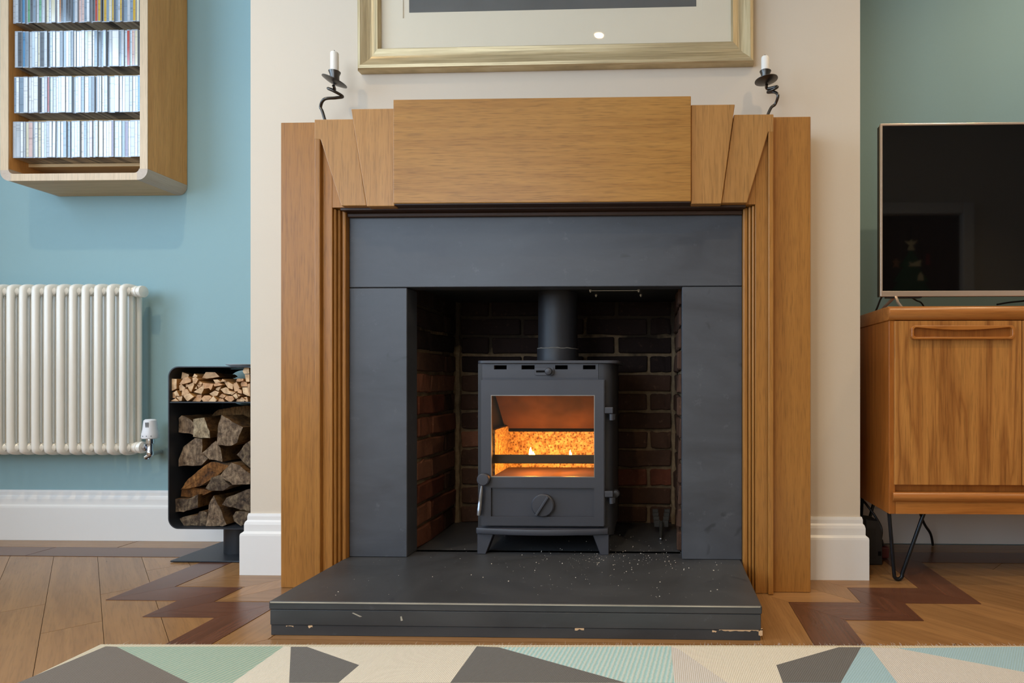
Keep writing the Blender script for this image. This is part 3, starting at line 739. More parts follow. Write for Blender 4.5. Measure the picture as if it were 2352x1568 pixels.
q = [Vector((kx, 0, kz))+dv*s1*(kr*.98)+pv*s2*.0035 for s1, s2 in ((-1, -1), (1, -1), (1, 1), (-1, 1))]
MB().prism([(p.x, p.z) for p in q], DY-.018, DY-.0065).build('knob_grip', 'stove', kn, bevel=.0015, seg=2)
# handle
hx, hz = DX(1113), DZ(1100)
hb = MB().lathe([(.016, .0), (.018, -.004), (.018, -.016), (.015, -.019), (.001, -.0195)], (hx, DY, hz), 'Y', 24).build('handle_boss', 'stove', sdoor, smooth=True)
p0 = Vector((hx-.004, DY-.011, hz-.013)); p1 = Vector((DX(1103), DY-.013, DZ(1181)))
rs = [.004, .0045, .0055, .0065, .007, .0064, .007, .0066, .0072, .0066, .0068, .0068]; ts = [0, .1, .2, .35, .5, .62, .63, .78, .79, .9, .91, 1]
MB().tube([p0.lerp(p1, t) for t in ts], rs, 14).build('handle_lever', 'steel', hb, smooth=True)
# hinges
for (v0, v1) in ((935, 965), (1128, 1157)):
    za, zb = Z(1400, v1, DY), Z(1400, v0, DY); h = (zb-za)/2
    xh = X(1403, DY)
    MB().lathe([(.0072, 0), (.0072, h-.001)], (xh+.002, DY+.008, za), 'Z', 16).build('hinge_pin', 'stove', stove, smooth=True)
    MB().box(do1+.001, xh+.006, DY+.002, DY+.015, zb-h+.0005, zb).build('hinge_arm', 'stove', stove, bevel=.002)
    MB().box(xh, xh+.012, DY+.008, SY+.02, za, za+h-.002).build('hinge_bracket', 'stove_d', stove, bevel=.002)
# side damper knob
sk = at(1416, 1130, SY+.06)
MB().tube([(xr_-.002, SY+.05, sk.z), (xr_+.008, SY+.045, sk.z)], .005, 10).build('damper_rod', 'stove_d', stove)
MB().lathe([(.004, 0), (.011, -.003), (.0125, -.012), (.010, -.022), (.005, -.024)], (xr_+.006, SY+.05, sk.z), 'Y', 18).build('damper_knob', 'stove', stove, smooth=True)
# ash lip and legs
ly0 = SY-.035
pl = [(bl-.001, SY+.01), (bl-.001, SY-.018)]+[(bl+(br-bl)*t/12, SY-.018-.020*math.sin(PI*t/12)) for t in range(1, 12)]+[(br+.0, SY-.018), (br+.0, SY+.01)]
MB().slab(pl, SZ(1229, SY-.03), SZ(1215, SY-.03)).build('ash_lip', 'stove', stove, bevel=.003, seg=2, smooth=True)
zlt = SZ(1228, SY-.02)
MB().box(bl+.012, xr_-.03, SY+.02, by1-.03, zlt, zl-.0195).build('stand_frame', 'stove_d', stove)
for (a0, a1, b0, b1) in ((1099, 1136, 1099, 1118), (1362, 1399, 1380, 1399)):
    MB().prism([(SX(a0), zlt), (SX(a1), zlt), (SX(b1), zh), (SX(b0), zh)], SY-.012, SY+.02).build('leg', 'stove', stove, bevel=.0015, seg=1)
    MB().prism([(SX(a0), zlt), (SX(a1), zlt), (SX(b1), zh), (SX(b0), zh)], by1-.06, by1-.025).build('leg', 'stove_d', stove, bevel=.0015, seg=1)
# fire chamber
ix0, ix1, iy1 = bl+.024, br-.03, 1.93
fz0 = SZ(1088)
MB().box(ix0, ix1, SY+.013, iy1, fz0-.03, fz0-.012).build('grate_bed', 'vermic_s', stove)
MB().box(ix0, ix1, iy1, iy1+.02, fz0-.012, Z(1247, 991, iy1)).build('back_fire_board', 'vermic', stove)
zup = Z(1247, 990, iy1)
MB().box(ix0, ix1, iy1-.001, iy1+.018, zup+.001, zup+.006).build('board_joint', 'hole', stove)
MB().box(ix0-.004, ix0+.012, SY+.05, iy1-.001, fz0-.012, Z(1150, 985, 1.8)).build('side_fire_board', 'vermic', stove)
MB().box(ix1-.004, ix1+.014, SY+.05, iy1-.001, fz0-.012, Z(1150, 985, 1.8)).build('side_fire_board', 'vermic', stove)
zb_ = Z(1247, 985, iy1)+.042
m = MB().add([(ix0, iy1+.001, zb_-.04), (ix1, iy1+.001, zb_-.04), (ix1, SY+.06, SZ(880)), (ix0, SY+.06, SZ(880)), (ix0, iy1+.018, zb_-.036), (ix1, iy1+.018, zb_-.036), (ix1, SY+.06, SZ(872)), (ix0, SY+.06, SZ(872))],
    [(0, 1, 2, 3), (7, 6, 5, 4), (0, 4, 5, 1), (1, 5, 6, 2), (2, 6, 7, 3), (3, 7, 4, 0)]); m.build('baffle_board', 'vermic_s', stove)
MB().box(ix0-.003, ix1+.003, SY+.026, SY+.034, Z(1247, 1064, SY+.03), Z(1247, 1044, SY+.03)).build('log_guard', 'stove_d', stove, bevel=.002)
M['flame'] = emit('flame_glow', 'ffc868', 30)
for (u, v_, h, r) in ((1219, 1046, .034, .0075), (1226, 1048, .024, .005), (1310, 1046, .026, .005), (1203, 1049, .012, .004), (1316, 1050, .012, .004)):
    p = at(u, v_, SY+.07); z0 = p.z-.008
    MB().tube([(p.x, p.y, z0), (p.x+.001, p.y, z0+h*.25), (p.x+.0005, p.y, z0+h*.55), (p.x-.001, p.y, z0+h*.8), (p.x, p.y, z0+h)], [r*.5, r, r*.72, r*.35, r*.03], 10).build('flame', 'flame', stove, smooth=True)
for (x_, y_, e_) in ((X(1222, SY+.09), SY+.09, .75), (X(1312, SY+.09), SY+.09, .6)):
    l = bpy.data.lights.new('fire_light', 'POINT'); l.energy = e_; l.color = (1, .38, .07); l.shadow_soft_size = .02
    o = bpy.data.objects.new('fire_light', l); COL.objects.link(o); o.location = (x_, y_, fz0+.045)
# flue pipe
fpX = X(1281.5, 1.87)
flue = thing('flue_pipe', (fpX, 1.87, zt1), 'matt black flue pipe rising from the stove into the register plate', 'pipe')
MB().lathe([(.0625, Z(1281, 800, 1.81)-.0), (.0625, zp-.0005)], (fpX, 1.87, 0), 'Z', 40).build('pipe', 'stove_d', flue, smooth=True)
zc1 = Z(1281, 799, 1.81)
MB().lathe([(.0655, zt1+.0005), (.0655, zc1-.002), (.064, zc1+.001)], (fpX, 1.87, 0), 'Z', 40).build('collar', 'stove_d', flue, smooth=True)
M['fire_cement'] = plain('fire_cement', '77736c', .9, var=.3, bscale=120, bstr=.8, bdist=.004)
pts = [(fpX+.0635*math.cos(t*PI/20), 1.87+.0635*math.sin(t*PI/20), zc1+R.uniform(-.0015, .0015)) for t in range(40)]
MB().tube(pts, .0022, 6, closed=True).build('sealant_bead', 'fire_cement', flue, smooth=True)
# small damper tool leaning in the corner
tl = at(1519, 1243, 1.93); t0 = thing('stove_tool', (tl.x, 1.92, zh), 'small black ridged two-pad stove tool leaning at the back right corner', 'tool')
q0, q1 = Vector((tl.x-.002, 1.87, zh+.004)), Vector((tl.x, 1.985, zh+.052))
M['tool'] = plain('tool_black', '3a3835', .6, .2, .4, var=.3, bscale=200, bstr=.5)
MB().tube([q0, q0.lerp(q1, .1), q0.lerp(q1, .35), q0.lerp(q1, .7)], [.004, .0055, .006, .0065], 12).build('shaft', 'tool', t0, smooth=True)
MB().lathe([(.0, -.004), (.004, -.003), (.0045, 0), (.003, .004), (0, .005)], q0, 'Y', 12).build('tip', 'steel', t0, smooth=True)
for sx_ in (-1, 1):
    m = MB()
    for k in range(4):
        y_ = 1.955+k*.011; z_ = zh+.02+k*.010
        m.box(tl.x+sx_*.014-.010+.002*k*sx_, tl.x+sx_*.014+.010+.002*k*sx_, y_, y_+.0105, z_, z_+.022)
    m.build('ridged_pad', 'tool', t0, bevel=.0015, seg=1)

# ================================================================== MANTEL ORNAMENTS, PICTURE
def candle(u, vtop, vbot, cup, sauc, tiltdeg, stem, label, clab, Yc=1.69):
    base = at(stem[-1][0], stem[-1][1], Yc); zb0 = zI+.0005
    t = thing('candlestick', (base.x, Yc, zb0), label, 'candlestick', 'twisted iron candlesticks')
    MB().lathe([(.030, 0), (.030, .002), (.008, .004), (.004, .008)], (base.x, Yc, zb0), 'Z', 28).build('foot', 'iron', t, smooth=True)
    pts = [at(a, b, Yc) for a, b in stem]
    # the wire winds towards and away from the wall as it climbs
    for i, p in enumerate(pts[:-1]): p.y = Yc+.012*math.sin(i*1.9)*(1 if i < len(pts)-3 else .4)
    pts[-1] = Vector((base.x, Yc, zb0+.003))
    # smooth spline
    sm = []
    for i in range(len(pts)-1):
        a, b, c_, d_ = pts[max(i-1, 0)], pts[i], pts[i+1], pts[min(i+2, len(pts)-1)]
        for k in range(8):
            s = k/8; sm.append(.5*((2*b)+(c_-a)*s+(2*a-5*b+4*c_-d_)*s*s+(3*b-a-3*c_+d_)*s**3))
    sm.append(pts[-1]); MB().tube(sm, .0042, 10).build('twisted_stem', 'iron', t, smooth=True)
    sc_ = at(sauc[0], sauc[1], Yc); mt = Matrix.Rotation(math.radians(tiltdeg), 3, 'Y')
    rr = sauc[2]
    MB().lathe([(.004, -.004), (rr*.6, -.001), (rr, .004), (rr, .0055), (rr*.6, .001), (.004, -.001)], sc_, 'Z', 36, mt).build('drip_tray', 'iron', t, smooth=True)
    ct, cb = at(cup[0], cup[1], Yc), at(cup[0], cup[2], Yc); h = ct.z-cb.z
    MB().lathe([(.010, -.004), (.0125, 0), (.0125, h*.55), (.0165, h), (.0155, h), (.012, h*.6), (.011, h*.4)], cb, 'Z', 28).build('candle_cup', 'iron', t, smooth=True)
    a, b = at(u, vtop, Yc), at(u, vbot, Yc)
    k = thing('candle', (b.x, Yc, b.z), clab, 'candle', 'white stub candles')
    MB().lathe([(.0112, 0), (.0112, a.z-b.z-.003), (.0100, a.z-b.z), (.003, a.z-b.z-.002)], b, 'Z', 24).build('wax_stub', 'wax', k, smooth=True)
    MB().tube([(a.x, Yc, a.z-.002), (a.x+.001, Yc, a.z+.004), (a.x-.001, Yc, a.z+.007)], .0009, 6).build('wick', 'wick', k)
candle(768.5, 121, 169, (768.5, 165, 184), (767, 190, .0345), 20, [(766, 196), (763, 202), (757, 206), (770, 212), (782, 217), (772, 225), (750, 232), (735, 244), (740, 257), (753, 274)],
       'twisted iron candlestick on the left end of the mantel', 'white candle stub on the left end of the mantel')
candle(1757.5, 131, 166, (1758, 164, 180), (1760.5, 188, .033), -8, [(1761, 194), (1764, 199), (1784, 202), (1775, 208), (1765, 207), (1779, 212), (1785, 224), (1781, 238), (1770, 249), (1754, 260)],
       'twisted iron candlestick on the right end of the mantel', 'white candle stub with black wick on the right end of the mantel')

# picture
YP = YB-.001; YF = YB-.032
pa, pb_ = at(818, 158.5, YF), at(1733.5, 136.5, YF)
ang = -math.atan2(pb_.z-pa.z, pb_.x-pa.x); pw = (pb_-pa).length; ph = .80
pic = thing('framed_picture', (pa.x, YP, pa.z), 'large framed print in a pale gold moulded frame above the mantel', 'picture')
pic.rotation_euler = (0, ang*.55, 0)
FW = .066
prof = [(0, 0), (0, .022), (.004, .029), (.012, .031), (.022, .026), (.034, .020), (.046, .020), (.056, .024), (.062, .025), (.066, .020), (.066, 0)]
def frame_side(c0, c1, inward, mat):
    """c0,c1 outer corners (x,z), mitred; inward = unit (x,z)"""
    e = Vector((c1[0]-c0[0], c1[1]-c0[1])).normalized(); m = MB(); n_ = len(prof); vs = []
    for d_, h in prof: vs.append((c0[0]+(e.x+inward[0])*d_, -h, c0[1]+(e.y+inward[1])*d_))
    for d_, h in prof: vs.append((c1[0]+(-e.x+inward[0])*d_, -h, c1[1]+(-e.y+inward[1])*d_))
    m.add(vs, [(i, (i+1) % n_, n_+(i+1) % n_, n_+i) for i in range(n_)]+[tuple(range(n_))[::-1], tuple(range(n_, 2*n_))])
    o = m.build('frame_moulding', mat, None, smooth=True); o.parent = pic
frame_side((0, 0), (pw, 0), (0, 1), 'gold_x'); frame_side((0, ph), (pw, ph), (0, -1), 'gold_x')
frame_side((0, 0), (0, ph), (1, 0), 'gold_z'); frame_side((pw, 0), (pw, ph), (-1, 0), 'gold_z')
def local(mb, name, mat, par, **k):
    o = mb.build(name, mat, None, **k); o.parent = par; return o
mb_ = MB(); i0 = .060; c0x, c1x, c0z = .150, pw-.168, .180
mb_.ring([(i0, i0), (pw-i0, i0), (pw-i0, ph-i0), (i0, ph-i0)], [(c0x-.018, c0z-.018), (c1x+.018, c0z-.018), (c1x+.018, ph-.16), (c0x-.018, ph-.16)], -.0085, -.0065)
local(mb_, 'mount_board', 'mount', pic)
local(MB().box(c0x-.03, c1x+.03, -.006, -.0045, c0z-.03, ph-.15), 'inner_mount', 'mount', pic)
local(MB().box(c0x, c1x, -.0063, -.0058, c0z, ph-.178), 'print', 'print', pic)
local(MB().box(i0-.002, pw-i0+.002, -.013, -.0115, i0-.002, ph-i0+.002), 'glazing', 'pane', pic)
local(MB().box(.01, pw-.01, -.004, -.0005, .01, ph-.01), 'backing_board', 'rack_in', pic)

# ================================================================== CD RACK
YK = 1.955; YKB = YL-.001
kx0, kx1 = X(2, YK), X(340, YK); ki0, ki1 = X(20.5, YK), X(322.5, YK)
kz0 = Z(170, 414.5, YK); kz1 = 2.3; th = ki0-kx0; kiz = kz0+.024
rack = thing('cd_rack', ((kx0+kx1)/2, 2.04, kz0), 'wall-hung oak rack with rounded corners full of compact discs', 'cd rack')
ro = .033; ri = .018
MB().box(kx0, ki0, YK, YKB, kz0+ro+.004, kz1-ro-.004).build('side_panel', 'rack_z', rack, bevel=.001, seg=1)
MB().box(ki1, kx1, YK, YKB, kz0+ro+.004, kz1-ro-.004).build('side_panel', 'rack_z', rack, bevel=.001, seg=1)
MB().box(kx0+ro+.004, kx1-ro-.004, YK, YKB, kz0, kiz).build('bottom_panel', 'rack_x', rack, bevel=.001, seg=1)
MB().box(kx0+ro+.004, kx1-ro-.004, YK, YKB, kz1-.024, kz1).build('top_panel', 'rack_x', rack, bevel=.001, seg=1)
for (a_, b_, c_, d_) in ((kx0, ki0, kz0+ro+.004, kz1-ro-.004), (ki1, kx1, kz0+ro+.004, kz1-ro-.004), (kx0+ro+.004, kx1-ro-.004, kz0, kiz)):
    MB().box(a_, b_, YK-.0022, YK-.0001, c_, d_).build('daylit_edge_strip', 'rack_daylit', rack)  # pale strips added on the front edges, daylight put into their colour
for sx_ in (0, 1):
    for sz_ in (0, 1):
        o = arc(ro, ro, ro, PI, 1.5*PI, 8); i_ = [(ro+.0039, 0), (ro+.0039, .024)]+arc(th+ri, .024+ri, ri, 1.5*PI, PI, 6)+[(th, ro+.0039), (0, ro+.0039)]
        pts = [(kx0+x_ if not sx_ else kx1-x_, kz0+z_ if not sz_ else kz1-z_) for x_, z_ in o+i_]
        MB().prism(pts, YK-.0022, YKB).build('corner_block', 'rack_c', rack, smooth=True)
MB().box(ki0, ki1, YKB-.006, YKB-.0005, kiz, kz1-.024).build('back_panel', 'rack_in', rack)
YCD = YK+.008
rows = [Z(170, v_, YCD) for v_ in (361, 258, 153.5, 51)]
CDH, CDD = .1245, .142
for i, z in enumerate(rows+[rows[-1]+.152, rows[-1]+.304]):
    MB().box(ki0, ki1, YK+.062, YKB-.0065, z-.0125, z-.0006).build('shelf', 'rack_x', rack, bevel=.0008, seg=1)
# discs
def cdmat(name, c, rough=.16):
    n = NT(name); v = n.coord((60, 60, 9)); a = n.noise(v, 1.3, 3, .6); v2 = n.coord((3, 3, 130)); t = n.noise(v2, 1.5, 2, .5)
    c = lin(c); dk = tuple(x*.45 for x in c[:3])+(1,)
    col = n.ramp(a, [(.35, tuple(x*.86 for x in c[:3])+(1,)), (.6, c)])
    col = n.mix(n.ramp(t, [(.60, g(0)), (.64, g(.55))]), col, dk)
    n.base(col); n.b.inputs['Roughness'].default_value = rough; n.b.inputs['Coat Weight'].default_value = .8; n.b.inputs['Coat IOR'].default_value = 1.55; n.b.inputs['Coat Roughness'].default_value = .1; return n.m
CDC = {'white': 'e9ecef', 'pale grey': 'bcc2c8', 'cream': 'd8d0b4', 'blue-grey': '8094a6', 'dark grey': '4b5058', 'black': '24262b', 'yellow': 'cba43a',
       'red': 'b1443a', 'green': '5b9a74', 'blue': '4c86b0', 'purple': '70506e', 'pink': 'd2b3ac', 'orange': 'b97a4a', 'pale blue': 'c9dbe8'}
for k in CDC: M['cd_'+k] = cdmat('spine_'+k.replace(' ', '_'), CDC[k])
M['jewel'] = plain('clear_case_plastic', 'a3adb9', .12, 0, .5, var=.05)
n = NT('case_edge'); oi = n.n('ShaderNodeObjectInfo'); n.base(n.ramp(oi.outputs['Random'], [(0, lin('3a3530')), (.35, lin('7a6c5c')), (.7, lin('9a8a74')), (1, lin('b0a48f'))])); n.b.inputs['Roughness'].default_value = .3; M['tray'] = n.m
ROWN = ['lowest', 'second lowest', 'third lowest', 'topmost visible']
def ordn(k): return f"{k}{'th' if 10 <= k % 100 <= 20 else {1: 'st', 2: 'nd', 3: 'rd'}.get(k % 10, 'th')}"
def spread(rowi):  # lower rows weighted to pale spines, window reflection put into their colours
    if rowi == 3: pool = ['dark grey']*4+['pale grey']*4+['cream']*6+['blue-grey']*6+['white']*4+['black']*3+['yellow']*2+['pink']*2+['green', 'red', 'orange', 'blue']
    elif rowi == 2: pool = ['pale grey']*7+['blue-grey']*7+['pale blue']*5+['white']*5+['cream']*3+['dark grey']*4+['pink']*2+['red', 'blue', 'green']
    elif rowi == 1: pool = ['white']*16+['pale blue']*8+['pale grey']*5+['blue-grey']*5+['blue']*2+['dark grey']*2+['cream']*2+['red', 'pink']
    else: pool = ['white']*12+['pale blue']*9+['pale grey']*7+['blue-grey']*5+['pink']*3+['cream']*2+['purple', 'orange', 'dark grey', 'blue']
    return pool
CM = {}
def cd_mesh(w):
    if w in CM: return CM[w]
    m = MB(); m.box(-w/2, w/2, 0.0012, CDD, 0, CDH).box(-w/2, w/2, 0, .0012, 0, .003).box(-w/2, w/2, 0, .0012, CDH-.003, CDH).box(-w/2, -w/2+.0008, 0, .0012, .003, CDH-.003).box(w/2-.0008, w/2, 0, .0012, .003, CDH-.003)
    me = bpy.data.meshes.new('compact_disc'); me.from_pydata(m.v, [], m.f); me.materials.append(M['jewel']); me.materials.append(M['tray'])
    for p_ in me.polygons:
        if p_.normal.z < -.5: p_.material_index = 1
    s = MB().box(-w/2+.0008, w/2-.0008, .0004, .0013, .003, CDH-.003); ms = bpy.data.meshes.new('spine_card'); ms.from_pydata(s.v, [], s.f); ms.materials.append(M['cd_white'])
    t = MB().box(-w/2+.001, w/2-.001, .004, CDD-.002, -.0002, .0006); mt = bpy.data.meshes.new('case_edge'); mt.from_pydata(t.v, [], t.f); mt.materials.append(M['tray'])
    CM[w] = (me, ms); return CM[w]
SP = {}
for ri_, z in enumerate(rows):
    x_ = ki0+(.004, .009, .002, .003)[ri_] if ri_ != 2 else ki0+.013
    pool = spread(ri_); cnt = 0
    while x_ < ki1-.012:
        w = R.choice([.0100, .0100, .0102, .0104, .0104, .0070, .0150])
        if R.random() < .03: w = .0232
        if x_+w > ki1-.001: break
        me, ms = cd_mesh(w); colr = R.choice(pool)
        o = bpy.data.objects.new('compact_disc', me); COL.objects.link(o)
        o.location = (x_+w/2, YCD+R.uniform(-.0015, .0035)*(2 if R.random() < .1 else 1), z); 
        o.rotation_euler = (0, R.uniform(.0, .012) if R.random() < .04 else 0, R.uniform(-.006, .006))
        key = (w, colr)
        if key not in SP:
            s2 = ms.copy(); s2.materials.clear(); s2.materials.append(M['cd_'+colr]); SP[key] = s2
        s_ = bpy.data.objects.new('spine_card', SP[key]); COL.objects.link(s_); s_.parent = o
        thick = 'slim ' if w < .009 else ('thick ' if w > .014 else ''); cnt += 1
        tag(o, f'{colr} spined {thick}compact disc, {ordn(cnt)} from left on the {ROWN[ri_]} rack shelf', 'compact disc', 'compact discs in the oak rack')
        x_ += w+R.uniform(.0001, .0006)

# ================================================================== RADIATOR
YR0 = 2.012; rtop, rbot = Z(200, 648, YR0), Z(200, 1048, YR0); PITCH = .0450
x_end = X(283, YR0); N = 17
rad = thing('column_radiator', (x_end-PITCH*N/2, YR0+.03, rbot), 'cream three-column radiator on the teal alcove wall', 'radiator')
DP = .0300; rt = .0112; zt, zb = rtop-.019, rbot+.019
sec = MB()
yc = [YR0, YR0+DP, YR0+2*DP]
loop = [(0, yc[0], zb+.01), (0, yc[0], zt-.01)]+[(0, yc[1]-DP*math.cos(t*PI/10), zt+.000+.010*math.sin(t*PI/10)-.004) for t in range(1, 10)]+[(0, yc[2], zt-.01), (0, yc[2], zb+.01)]+[(0, yc[1]+DP*math.cos(t*PI/10), zb-.010*math.sin(t*PI/10)+.004) for t in range(1, 10)]
sec.tube(loop, rt, 12, closed=True); sec.tube([(0, yc[1], zb), (0, yc[1], zt)], rt*.85, 12)
for z in (zt-.010, zb+.010):
    sec.tube([(0, yc[0]-.001, z), (0, yc[0]+.01, z), (0, yc[2], z)], [.008, .0172, .0150], 14)
    sec.lathe([(.0165, -PITCH/2+.0004), (.0190, -PITCH/2+.005), (.0160, -PITCH/2+.008), (.0160, PITCH/2-.008), (.0190, PITCH/2-.005), (.0165, PITCH/2-.0004)], (0, yc[1], z), 'X', 18)
org = ORG[rad.name]
me0 = None
for i in range(N):
    if me0 is None:
        o = sec.build('radiator_section', 'radiator', None, smooth=True); me0 = o.data
    else: o = bpy.data.objects.new('radiator_section', me0); COL.objects.link(o)
    o.parent = rad; o.location = Vector((x_end-PITCH*i, 0, 0))-org
for z in (zt-.010, zb+.010):
    MB().lathe([(.016, 0), (.020, .002), (.020, .008), (.018, .010), (.018, .014), (.0215, .016), (.0205, .024), (.012, .027)], (x_end+PITCH/2, yc[1], z), 'X', 24).build('end_cap', 'radiator', rad, smooth=True)
for xx in (x_end-2.5*PITCH, x_end-8.5*PITCH):
    for z in (zt-.05, zb+.09): MB().box(xx-.012, xx+.012, yc[2]-.004, YL-.0005, z-.012, z+.012).build('wall_bracket', 'radiator', rad, bevel=.002)
# thermostatic valve
xv = X(345, yc[1]); zv = zb+.010
trv = thing('thermostatic_valve', (xv, yc[1], zv-.03), 'white thermostatic valve with chrome body at the radiator bottom corner', 'radiator valve')
MB().tube([(x_end+PITCH/2+.026, yc[1], zv), (xv-.010, yc[1], zv)], [.0085, .0085], 14).lathe([(.0125, x_end+PITCH/2+.0275-xv), (.0125, x_end+PITCH/2+.036-xv)], (xv, yc[1], zv), 'X', 6).build('union_nut', 'chrome', trv, smooth=True)
MB().lathe([(.008, -.030), (.011, -.026), (.011, -.014), (.0095, -.012), (.0095, .012), (.013, .014), (.013, .022), (.012, .030)], (xv, yc[1], zv), 'Z', 20).build('valve_body', 'chrome', trv, smooth=True)
MB().tube([(xv, yc[1], zv-.027), (xv-.004, yc[1]-.010, zv-.034), (xv-.02, yc[1]+.02, zv-.028), (xv-.030, YL-.001, zv-.024)], .0075, 12).build('supply_pipe', 'chrome', trv, smooth=True)
hd = MB().lathe([(.018, .031), (.0245, .033), (.0255, .038), (.0245, .050), (.0215, .066), (.0195, .088), (.0185, .096), (.014, .100), (.002, .101)], (xv, yc[1], zv), 'Z', 32).build('thermostat_head', 'plastic_w', trv, smooth=True)
for k in range(3):
    a = -PI/2+.10+.17*k; r_ = .0206; MB().box(-.0011, .0011, -.0006, .0006, 0, .018).build('slot', 'plastic_g', None).parent = hd
    s_ = [o for o in COL.objects if o.name.startswith('slot') and o.parent == hd][-1]
    s_.location = Vector((xv+r_*math.cos(a), yc[1]+r_*math.sin(a), zv+.072))-ORG[hd.name]; s_.rotation_euler = (math.radians(4), 0, a+PI/2)
for k in range(4):
    a = -PI/2-.7+.5*k; r_ = .0254; o = MB().box(-.0012, .0012, -.0005, .0005, 0, .0035).build('scale_mark', 'plastic_g', None); o.parent = hd
    o.location = Vector((xv+r_*math.cos(a), yc[1]+r_*math.sin(a), zv+.040))-ORG[hd.name]; o.rotation_euler = (0, 0, a+PI/2)

# ================================================================== LOG HOLDER
YH = 1.852; YHB = 2.088
lx0, lx1 = X(386, YH), -1.283
lz0, lz1 = Z(470, 1215, YH), Z(470, 841, YH); lzd = Z(470, 922.5, YH)
lcx = (lx0+lx1)/2
lh = thing('log_holder', (lcx, 1.97, 0), 'black steel log holder on a pedestal beside the chimney breast', 'log holder')
T = .0035
MB().ring(rrect(lx0, lx1, lz0, lz1, .034, 8), rrect(lx0+T, lx1-T, lz0+T, lz1-T, .031, 8), YH, YHB).build('shell', 'black_metal', lh, smooth=True)
MB().box(lx0+T, lx1-T, YH+.002, YHB-.004, lzd-T, lzd).build('divider_shelf', 'black_metal', lh)
hc = at(560, 890, YHB); hr = .0705
def rayrect(cx, cz, a, x0_, x1_, z0_, z1_):
    c_, s_ = math.cos(a), math.sin(a); t = 1e9
    if c_ > 1e-9: t = min(t, (x1_-cx)/c_)
    if c_ < -1e-9: t = min(t, (x0_-cx)/c_)
    if s_ > 1e-9: t = min(t, (z1_-cz)/s_)
    if s_ < -1e-9: t = min(t, (z0_-cz)/s_)
    return (cx+c_*t, cz+s_*t)
hcx = min(hc.x, lx1-.012-hr)
bx0, bx1_, bz0, bz1 = lx0+.005, lx1-.005, lz0+.005, lz1-.004
hr = min(hr, bz1-hc.z-.004); hcx = min(hc.x, lx1-.012-hr)
angs = sorted([2*PI*k/48 for k in range(48)]+[math.atan2(zz-hc.z, xx-hcx) % (2*PI) for xx in (bx0, bx1_) for zz in (bz0, bz1)])
MB().ring([rayrect(hcx, hc.z, a, bx0, bx1_, bz0, bz1) for a in angs], [(hcx+hr*math.cos(a), hc.z+hr*math.sin(a)) for a in angs], YHB-.0035, YHB-.0005).build('back_panel', 'black_metal', lh)
MB().lathe([(.046, .003), (.046, lz0-.0005)], (lcx, 1.975, 0), 'Z', 40).build('pedestal', 'black_metal', lh, smooth=True)
MB().box(lx0+.002, lx1-.002, 1.857, 2.086, .0005, .0055).build('base_plate', 'black_metal', lh, bevel=.0012, seg=1)
pd = at(565, 839, 1.94)
MB().lathe([(.028, 0), (.045, .005), (.0475, .008), (.044, .0084), (.028, .0036), (.001, .003)], (X(525, 1.93)+.0475, 1.93, lz1+.0004), 'Z', 36).build('saucer', 'plastic_w', None, smooth=True)
tag(bpy.data.objects['saucer'], 'thin white saucer on top of the log holder', 'saucer')
